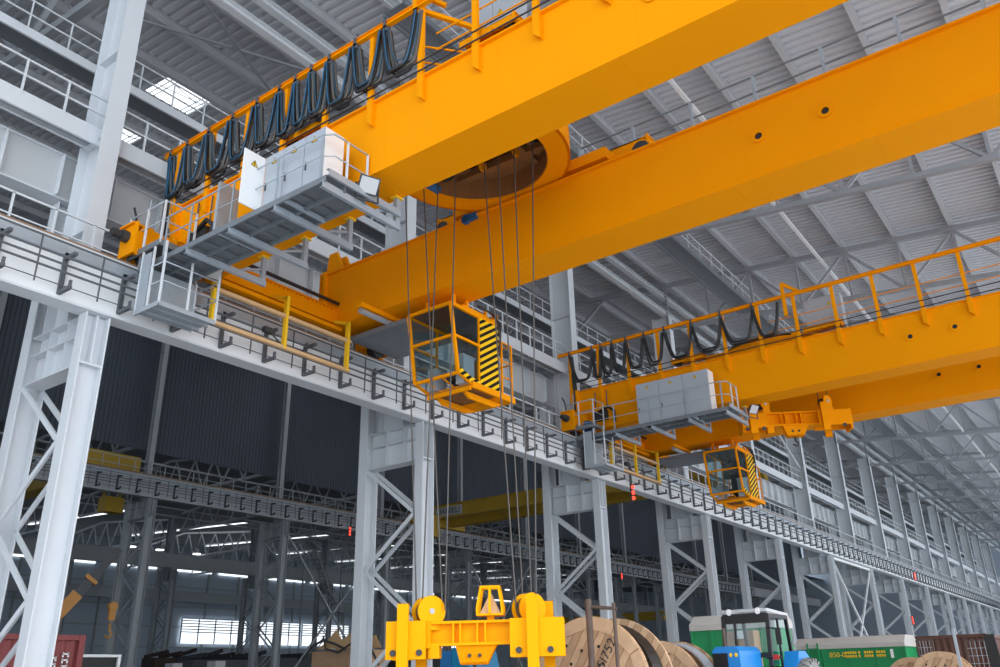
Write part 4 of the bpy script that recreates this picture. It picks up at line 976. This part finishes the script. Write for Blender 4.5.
for x in (-39.3, -35.7):
    for y in (14.7, 16.2, 17.8): MB().cyl((x-.2, y, .5), (x+.2, y, .5), .5, 18).build('wheel', 'rubber', t)
b = MB(); b.tube([p1+V((.05,.2,0)), (-34.9, 20.15, 5.0)], .025, 6); b.build('boom_rope', 'rope', t)
b = MB(); b.cyl((-35.0, 20.15, 4.75), (-34.8, 20.15, 4.75), .19, 18); b.box(-34.97, -34.83, 20.02, 20.28, 4.2, 4.75); b.tube([(-34.9, 20.15, 4.1), (-34.9, 20.15, 3.8), (-34.9, 20.3, 3.65), (-34.9, 20.15, 3.5), (-34.9, 20.0, 3.6)], .045, 8); b.build('hook_block', 'boom_orange', t)
# white truck cab
t = thing('truck', 'dark windowed truck cab with a white frame beside the red container', 'truck', (-27.5, 15.1, 0))
b = MB(); b.box(-28.6, -26.6, 14.3, 15.9, .8, 1.7); b.build('cab_body', 'cabinet_white', t); b = MB(); b.box(-28.5, -26.7, 14.4, 15.8, 1.7, 2.5); b.build('cab_window', 'black', t)
b = MB()
for x in (-28.55, -26.65):
    for y in (14.35, 15.85): b.bar((x, y, 1.7), (x, y, 2.56), .09)
b.box(-28.6, -26.6, 14.3, 15.9, 2.5, 2.58); b.build('cab_pillar', 'cabinet_white', t)
for x in (-28.4, -26.8): MB().cyl((x-.15, 15.2, .45), (x+.15, 15.2, .45), .45, 18).build('wheel', 'rubber', t)
# machines and stock on the far floor
for k, (x, y, w, d, h, m, lb) in enumerate(((-70, 62, 5, 16, 4.4, 'dark_steel', 'long dark machine bed on the far floor below the bright windows, left one'), (-72, 84, 6, 18, 4.6, 'dark_steel', 'long dark machine bed on the far floor, right of the bright windows'), (-62, 46, 2.2, 7, 4.3, 'dark_steel', 'dark scrap bin on the far floor beside the second row columns'), (-75, 52, 2, 9, 5.0, 'red_bin', 'dark red-brown bin on the far floor at the foot of the far wall'))):
    if m == 'red_bin': mat('red_bin', (.05,.03,.025), .7, var=.2)
    t = thing('machine_bed' if k < 2 else 'scrap_bin', lb, 'machine' if k < 2 else 'bin', (x, y, 0))
    b = MB(); b.box(x-w/2, x+w/2, y-d/2, y+d/2, 0, h*.8); b.build('bed' if k < 2 else 'body', m, t)
    b = MB()
    for q in range(6): yy = y-d/2+d*(q+.5)/6; b.box(x-w/2+.2, x+w/2-.2, yy-d/14, yy+d/16, h*.8, h*(.84+.2*random.random())) if k < 2 else b.bar((x-w/2, yy-.5, h*.82), (x+w/2, yy+.6, h*(.85+.1*random.random())), .3)
    b.build('upper_works' if k < 2 else 'scrap', m, t)
for k, (x, y) in enumerate(((-50, 33.5), (-66, 62), (-45, 33))):
    t = tag(MB().box(x-.4, x+.4, y-.35, y+.35, 0, 2.9).build('concrete_block', 'concrete', at=(x, y, 0)), ['pale concrete block stack by the first second-row column', 'pale concrete block stack under the far windows', 'pale low concrete block stack left of the tan crate'][k], 'block')
# neighbouring hall: old yellow crane with a name plate
t = thing('neighbour_crane', 'old dull yellow bridge crane with a name plate, in the hall behind', 'overhead crane', (-38, 64, 15.5))
b = MB(); b.box(-54.3, -21.6, 62.6, 63.5, 16.0, 17.2); b.box(-54.3, -21.6, 62.4, 63.7, 17.2, 17.25); b.build('front_girder', 'yellow_old', t)
b = MB(); b.box(-54.3, -21.6, 65.6, 66.6, 15.75, 17.0); b.build('rear_girder', 'yellow_old', t)
b = MB(); b.box(-54.8, -54.25, 60.5, 68.5, 15.6, 16.4); b.box(-53.6, -52.6, 61.5, 62.6, 14.2, 16.2); b.box(-54.8, -54.3, 61.0, 62.3, 15.9, 17.6); b.build('end_carriage', 'yellow_old', t)
b = MB(); b.box(-38.5, -36.5, 62.2, 65.4, 17.3, 18.6); b.box(-35.5, -34.0, 62.2, 65.4, 17.3, 18.4); b.build('trolley', 'yellow_old', t); b = MB(); b.box(-41, -38.6, 62.3, 62.6, 17.3, 18.7); b.box(-36.3, -35.6, 62.3, 62.6, 17.3, 18.6); b.build('control_cabinet', 'cladding_light', t) if 'cladding_light' in M else b.build('control_cabinet', 'galv_dark', t)
b = MB(); b.box(-53.2, -49.9, 62.5, 62.58, 16.15, 17.0); pl = b.build('name_plate', 'panel_gray', t, 'pale name plate with dark letters'); text('DANIELI', (-51.55, 62.48, 16.57), .78, 'black', pl)
b = MB()
for x in range(-48, -40, 3): b.bar((x, 62.55, 16.2), (x+1, 62.55, 17.0), .06); b.bar((x+1, 62.55, 17.0), (x+2, 62.55, 16.2), .06)
b.build('walkway_strut', 'yellow_old', t)
t = thing('rear_crane', 'dull yellow crane in the farthest hall, glimpsed past the leftmost column', 'overhead crane', (-70, 31, 15.6))
b = MB(); b.box(-86, -58.5, 30.2, 31.6, 15.6, 17.3); b.build('girder', 'yellow_old', t); b = MB(); b.box(-59.2, -57.6, 29.5, 33.8, 16.0, 17.4); b.build('end_carriage', 'yellow_old', t); b = MB(); b.box(-59.2, -58.2, 31.9, 33.3, 13.3, 14.4); b.bar((-58.8, 32.0, 14.4), (-58.8, 32.0, 16.0), .15); b.bar((-58.4, 33.0, 14.4), (-58.4, 33.0, 16.0), .15); b.build('cab', 'yellow_old', t)
t = thing('low_crane', 'small dull yellow crane far behind the wooden reels', 'overhead crane', (-70, 120, 9)); b = MB(); b.box(-87, -57, 119, 120.2, 9.0, 10.2); b.build('girder', 'yellow_old', t); b = MB(); b.box(-72, -64, 118.2, 119, 8.2, 9.4); b.build('trolley', 'yellow_old', t)
# stairs on the third row
t = thing('stair_tower', 'zigzag steel stair climbing a far column, left of the second front column', 'stair', (-84, 76, 0))
pts = [(76.0, 3), (80.2, 6.6), (79.4, 6.6), (79.4, 10.0), (78.6, 11.4), (75.2, 16.2)]
for (ya, za), (yb, zb) in ((( 79.8, 2.5), (79.6, 9.6)), ((79.2, 10.2), (76.6, 12.6)), ((76.8, 12.6), (74.4, 17.0)), ((75.2, 17.4), (73.2, 18.2))):
    b = MB(); n = 9
    for s in (-.45, .45): b.bar((-83.5+s, ya, za), (-83.5+s, yb, zb), .1, .22); b.bar((-83.5+s, ya, za+1), (-83.5+s, yb, zb+1), .06)
    for k in range(n+1):
        y, z = ya+(yb-ya)*k/n, za+(zb-za)*k/n; b.box(-83.95, -83.05, y-.14, y+.14, z-.02, z+.02); b.bar((-83.05, y, z), (-83.05, y, z+1), .04)
    b.build('stair_flight', 'mid_paint', t)
for (y, z) in ((79.4, 9.9), (76.6, 12.4)): MB().box(-84.2, -82.8, y-.7, y+.7, z-.1, z).build('landing', 'mid_paint', t)
for y in (73.4, 79.9): MB().bar((-84.2, y, 0), (-84.2, y, 17), .16).build('stair_post', 'mid_paint', t)
# bracing of the rows
def xbrace(name, label, x, y0, y1, z0, z1, m, grp, w=.13):
    t = thing(name, label, 'bracing', (x, (y0+y1)/2, z0), grp)
    for a, c in (((y0,z1),(y1,z0)), ((y1,z1),(y0,z0))): MB().bar((x, a[0], a[1]), (x, c[0], c[1]), w, w).build('diagonal_tie', m, t)
    return t
xbrace('cross_bracing', 'bright steel cross bracing below the front runway, right of the green trailers', -18.58, row_y(5)+.46, row_y(6)-.46, .4, 9.5, 'white_paint', 'cross bracing of the front row')
mb = MB().bar((-18.58, row_y(5)+.46, 9.74), (-18.58, row_y(6)-.46, 9.74), .2, .18); tag(mb.build('brace_strut', 'white_paint', at=(-18.58, row_y(5), 9.7)), 'bright horizontal strut closing the cross bracing under the front runway', 'bracing')
xbrace('cross_bracing', 'thin gray tie bracing between high shafts above the farther crane cab', -19.75, row_y(4)+.3, row_y(5)-.3, 16.95, 22.2, 'gray_paint', 'cross bracing of the front row')
xbrace('cross_bracing', 'thin gray tie bracing between second-row columns near the zigzag stair', -55.0, row_y(3)+.4, row_y(4)-.4, .5, 13.2, 'mid_paint', 'cross bracing of the second row')
xbrace('cross_bracing', 'gray tie bracing in the second row above the lifting beam cage', -55.0, row_y(5)+.4, row_y(6)-.4, .5, 13.2, 'panel_gray', 'cross bracing of the second row')
# signal lamps
def signal(label, x, y, z):
    t = thing('signal_lamp', label, 'signal lamp', (x, y, z), 'red signal lamps')
    b = MB(); b.box(x-.1, x-.02, y-.09, y+.09, z, z+.8); b.build('lamp_box', 'dark_steel', t)
    for k in range(3): MB().cyl((x-.02, y, z+.14+k*.26), (x+.06, y, z+.14+k*.26), .085, 14).build('lens', 'red_lamp', t)
signal('red signal lamp stack hanging under the front runway near the farther crane', -17.95, 35.4, 9.15)
signal('red signal lamp under the second row runway behind the wooden reels', -54.0, 101.3, 13.2); signal('red signal lamp under the second row runway beside the second front column', -54.0, 52.0, 13.3)
signal('red signal lamp on the front runway at far right', -17.9, 97.0, 9.9); signal('red signal lamp low on a far right front column', -18.2, 93.3, 5.5)
# lamps, skylights and added glowing panels of the far halls
LP = [(59.1,17.7),(63,17.7),(68.5,17.7),(103.8,17.2),(122.3,17.3),(127.4,17.5),(139.5,17.5)]
for k, (y, z) in enumerate(LP):
    t = thing('high_bay_lamp', f'round bright ceiling lamp in the farthest hall, {ORD[k]} from the left', 'lamp', (-100, y, z), 'ceiling lamps of the farthest hall')
    MB().tube([(-100, y, z+.1), (-100, y, z+.6)], [.55, .25], 14).build('reflector', 'galv', t); MB().cyl((-100, y, z), (-100, y, z+.1), .5, 16).build('bulb', 'lamp', t)
    MB().bar((-100, y, z+.6), (-100, y, 20.7), .05).build('hanger', 'dark_steel', t)
n = 20
for k in range(6):
    y = 40 + k*24; n += 1
    z = lambda x: 20.6 + .1*(-56-x) - .05
    struct(MB().add([(-58,y,z(-58)),(-71,y,z(-71)),(-71,y+.4,z(-71)),(-58,y+.4,z(-58))], [(0,1,2,3)]).build(f'window_{n}', 'skylight'))
for k in range(9):
    y = 40+k*14; n += 1; struct(MB().add([(-90,y,20.7),(-118,y,22.0),(-118,y+.7,22.0),(-90,y+.7,20.7)], [(0,1,2,3)]).build(f'window_{n}', 'skylight'))
for k in range(14):
    y = 48 + k*10; n += 1
    struct(MB().box(-121.7, -121.75, y, y+8.6, 18.3, 18.95).build(f'window_{n}', 'daylight'))
for k in range(8):  # hidden glowing panels added to light the neighbouring hall
    y = 26 + 18*k; n += 1
    struct(MB().add([(-53.5,y,deck_z(-53.5)-.03),(-49.5,y,deck_z(-49.5)-.03),(-49.5,y+4,deck_z(-49.5)-.03),(-53.5,y+4,deck_z(-53.5)-.03)], [(0,1,2,3)]).build(f'window_{n}', 'skylight'))
# trusses of the farthest hall
def small_truss(y):
    t = thing('rear_truss', '', 'roof truss', (-72, y, 18)); MB().bar((-57.6, y, 18.2), (-87.5, y, 18.2), .22).build('bottom_chord', 'gray_paint', t); MB().bar((-57.6, y, 20.2), (-72, y, 21.6), .22).build('top_chord', 'gray_paint', t); MB().bar((-72, y, 21.6), (-87.5, y, 20.1), .22).build('top_chord', 'gray_paint', t)
    for k in range(10):
        x = -57.7 - k*2.95; zt = 20.1 + (1.5*(-56.5-x)/15.5 if x > -72 else 1.5*(x+87.5)/15.5); MB().bar((x, y, 18.2), (x-1.5, y, zt), .12).build('diagonal', 'gray_paint', t); MB().bar((x-1.5, y, zt), (x-3, y, 18.2), .12).build('diagonal', 'gray_paint', t)
    return t
s0 = small_truss(row_y(2)); s0['group'] = 'trusses of the farthest hall'; s0['label'] = 'gray truss of the hall beyond the second row, first from the left'
for k in range(1, 11):
    o = copy_tree(s0); o.location.y = row_y(2+k); o['label'] = f'gray truss of the hall beyond the second row, {ORD[k]} from the left'
for k in range(0, 11):
    o = copy_tree(s0); o.location.y = row_y(2+k); o.location.x -= 32.6; o.location.z -= .5; o['label'] = f'gray truss of the farthest hall by the far wall, {ORD[k]} from the left'
for k in range(7):
    x = -60 - 4*k; tag(MB().bar((x, 20, 18.9), (x, 190, 18.9), .14).build('roof_tie', 'gray_paint', at=(x, 20, 18.9)), f'thin long roof tie beam of the back hall, {ORD[k]} beyond the second row', 'roof beam', 'tie beams beyond the second row')
# pipes by the leftmost column
for k, (y, r) in enumerate(((9.33, .12), (9.62, .065), (9.80, .045))):
    tag(MB().tube([(-20.80, y, 11.0), (-20.80, y, 15.25)], r, 14).build('drain_pipe', 'panel_gray', at=(-20.8, y, 11.0)), ['thick gray downpipe just left of the leftmost upper column shaft', 'medium gray downpipe beside the leftmost upper column shaft, thinner than its neighbour', 'thinnest gray downpipe behind the leftmost upper column shaft'][k], 'pipe')
# roof catwalk and conduit in the front hall
t = thing('roof_catwalk', 'long railed catwalk hung under the roof purlins above the farther crane', 'catwalk', (-14.6, 20, 21.6))
b = MB(); b.box(-15.0, -14.3, 15, 170, 21.55, 21.6); b.box(-15.15, -15.05, 15, 170, 21.45, 21.7); b.box(-14.25, -14.15, 15, 170, 21.45, 21.7); b.build('deck', 'galv_mid', t)
for x in (-15.1, -14.2):
    r = MB(); r.bar((x, 15, 22.65), (x, 170, 22.65), .05); r.bar((x, 15, 22.15), (x, 170, 22.15), .04); r.build('handrail', 'gray_paint', t)
for k in range(46):
    for x in (-15.1, -14.2): MB().bar((x, 20+k*1.5, 21.6), (x, 20+k*1.5, 22.65), .045).build('post', 'gray_paint', t)
mb = MB().bar((-9.75, 15, 22.9), (-9.75, 170, 22.9), .16, .12); tag(mb.build('roof_conduit', 'white_paint', at=(-9.75, 15, 22.9)), 'thin bright conduit running below the purlins right of the roof catwalk', 'conduit')
# ------------------------------------------------------------------ camera, light, view
cam = bpy.data.cameras.new('camera'); co = bpy.data.objects.new('camera', cam); COL.objects.link(co)
cam.sensor_width = 36; cam.sensor_fit = 'HORIZONTAL'; cam.lens = 833.984*36/1000; cam.clip_end = 600; cam.clip_start = .1
a, b, c = radians(35.69897), radians(22.38842), radians(1.351)
R = Matrix.Rotation(a, 3, 'Z') @ Matrix.Rotation(b, 3, 'X') @ Matrix.Rotation(c, 3, 'Y')
right, fwd, up = R.col[0], R.col[1], R.col[2]
mw = Matrix.Identity(4)
for r in range(3):
    mw[r][0] = right[r]; mw[r][1] = up[r]; mw[r][2] = -fwd[r]
mw.translation = V((0, 0, 1.65)); co.matrix_world = mw
SC.camera = co
wd = bpy.data.worlds.new('world'); SC.world = wd; wd.use_nodes = True; nt = wd.node_tree; nt.nodes.clear()
bg = nt.nodes.new('ShaderNodeBackground'); bg.inputs[0].default_value = (.88, .94, 1, 1); bg.inputs[1].default_value = 1.5
o = nt.nodes.new('ShaderNodeOutputWorld'); nt.links.new(bg.outputs[0], o.inputs[0])
tc = nt.nodes.new('ShaderNodeTexCoord'); dp = nt.nodes.new('ShaderNodeVectorMath'); dp.operation = 'DOT_PRODUCT'; dp.inputs[1].default_value = (.96, -.28, 0)
mr = nt.nodes.new('ShaderNodeMapRange'); mr.inputs[1].default_value = -1; mr.inputs[2].default_value = 1; mr.inputs[3].default_value = .3; mr.inputs[4].default_value = 2.5
nt.links.new(tc.outputs['Generated'], dp.inputs[0]); nt.links.new(dp.outputs['Value'], mr.inputs[0]); nt.links.new(mr.outputs[0], bg.inputs[1])
sl = bpy.data.lights.new('sun', 'SUN'); so = bpy.data.objects.new('sun', sl); COL.objects.link(so); sl.energy = 2.6; sl.angle = radians(26); sl.color = (.98, .98, 1)
so.rotation_euler = V((-.80, .10, -.59)).to_track_quat('-Z', 'Y').to_euler()
SC.view_settings.view_transform = 'Standard'; SC.view_settings.look = 'None'; SC.view_settings.gamma = 1
SC.view_settings.use_curve_mapping = False; SC.view_settings.exposure = .27
SC.cycles.use_denoising = True; SC.cycles.max_bounces = 8; SC.cycles.diffuse_bounces = 5
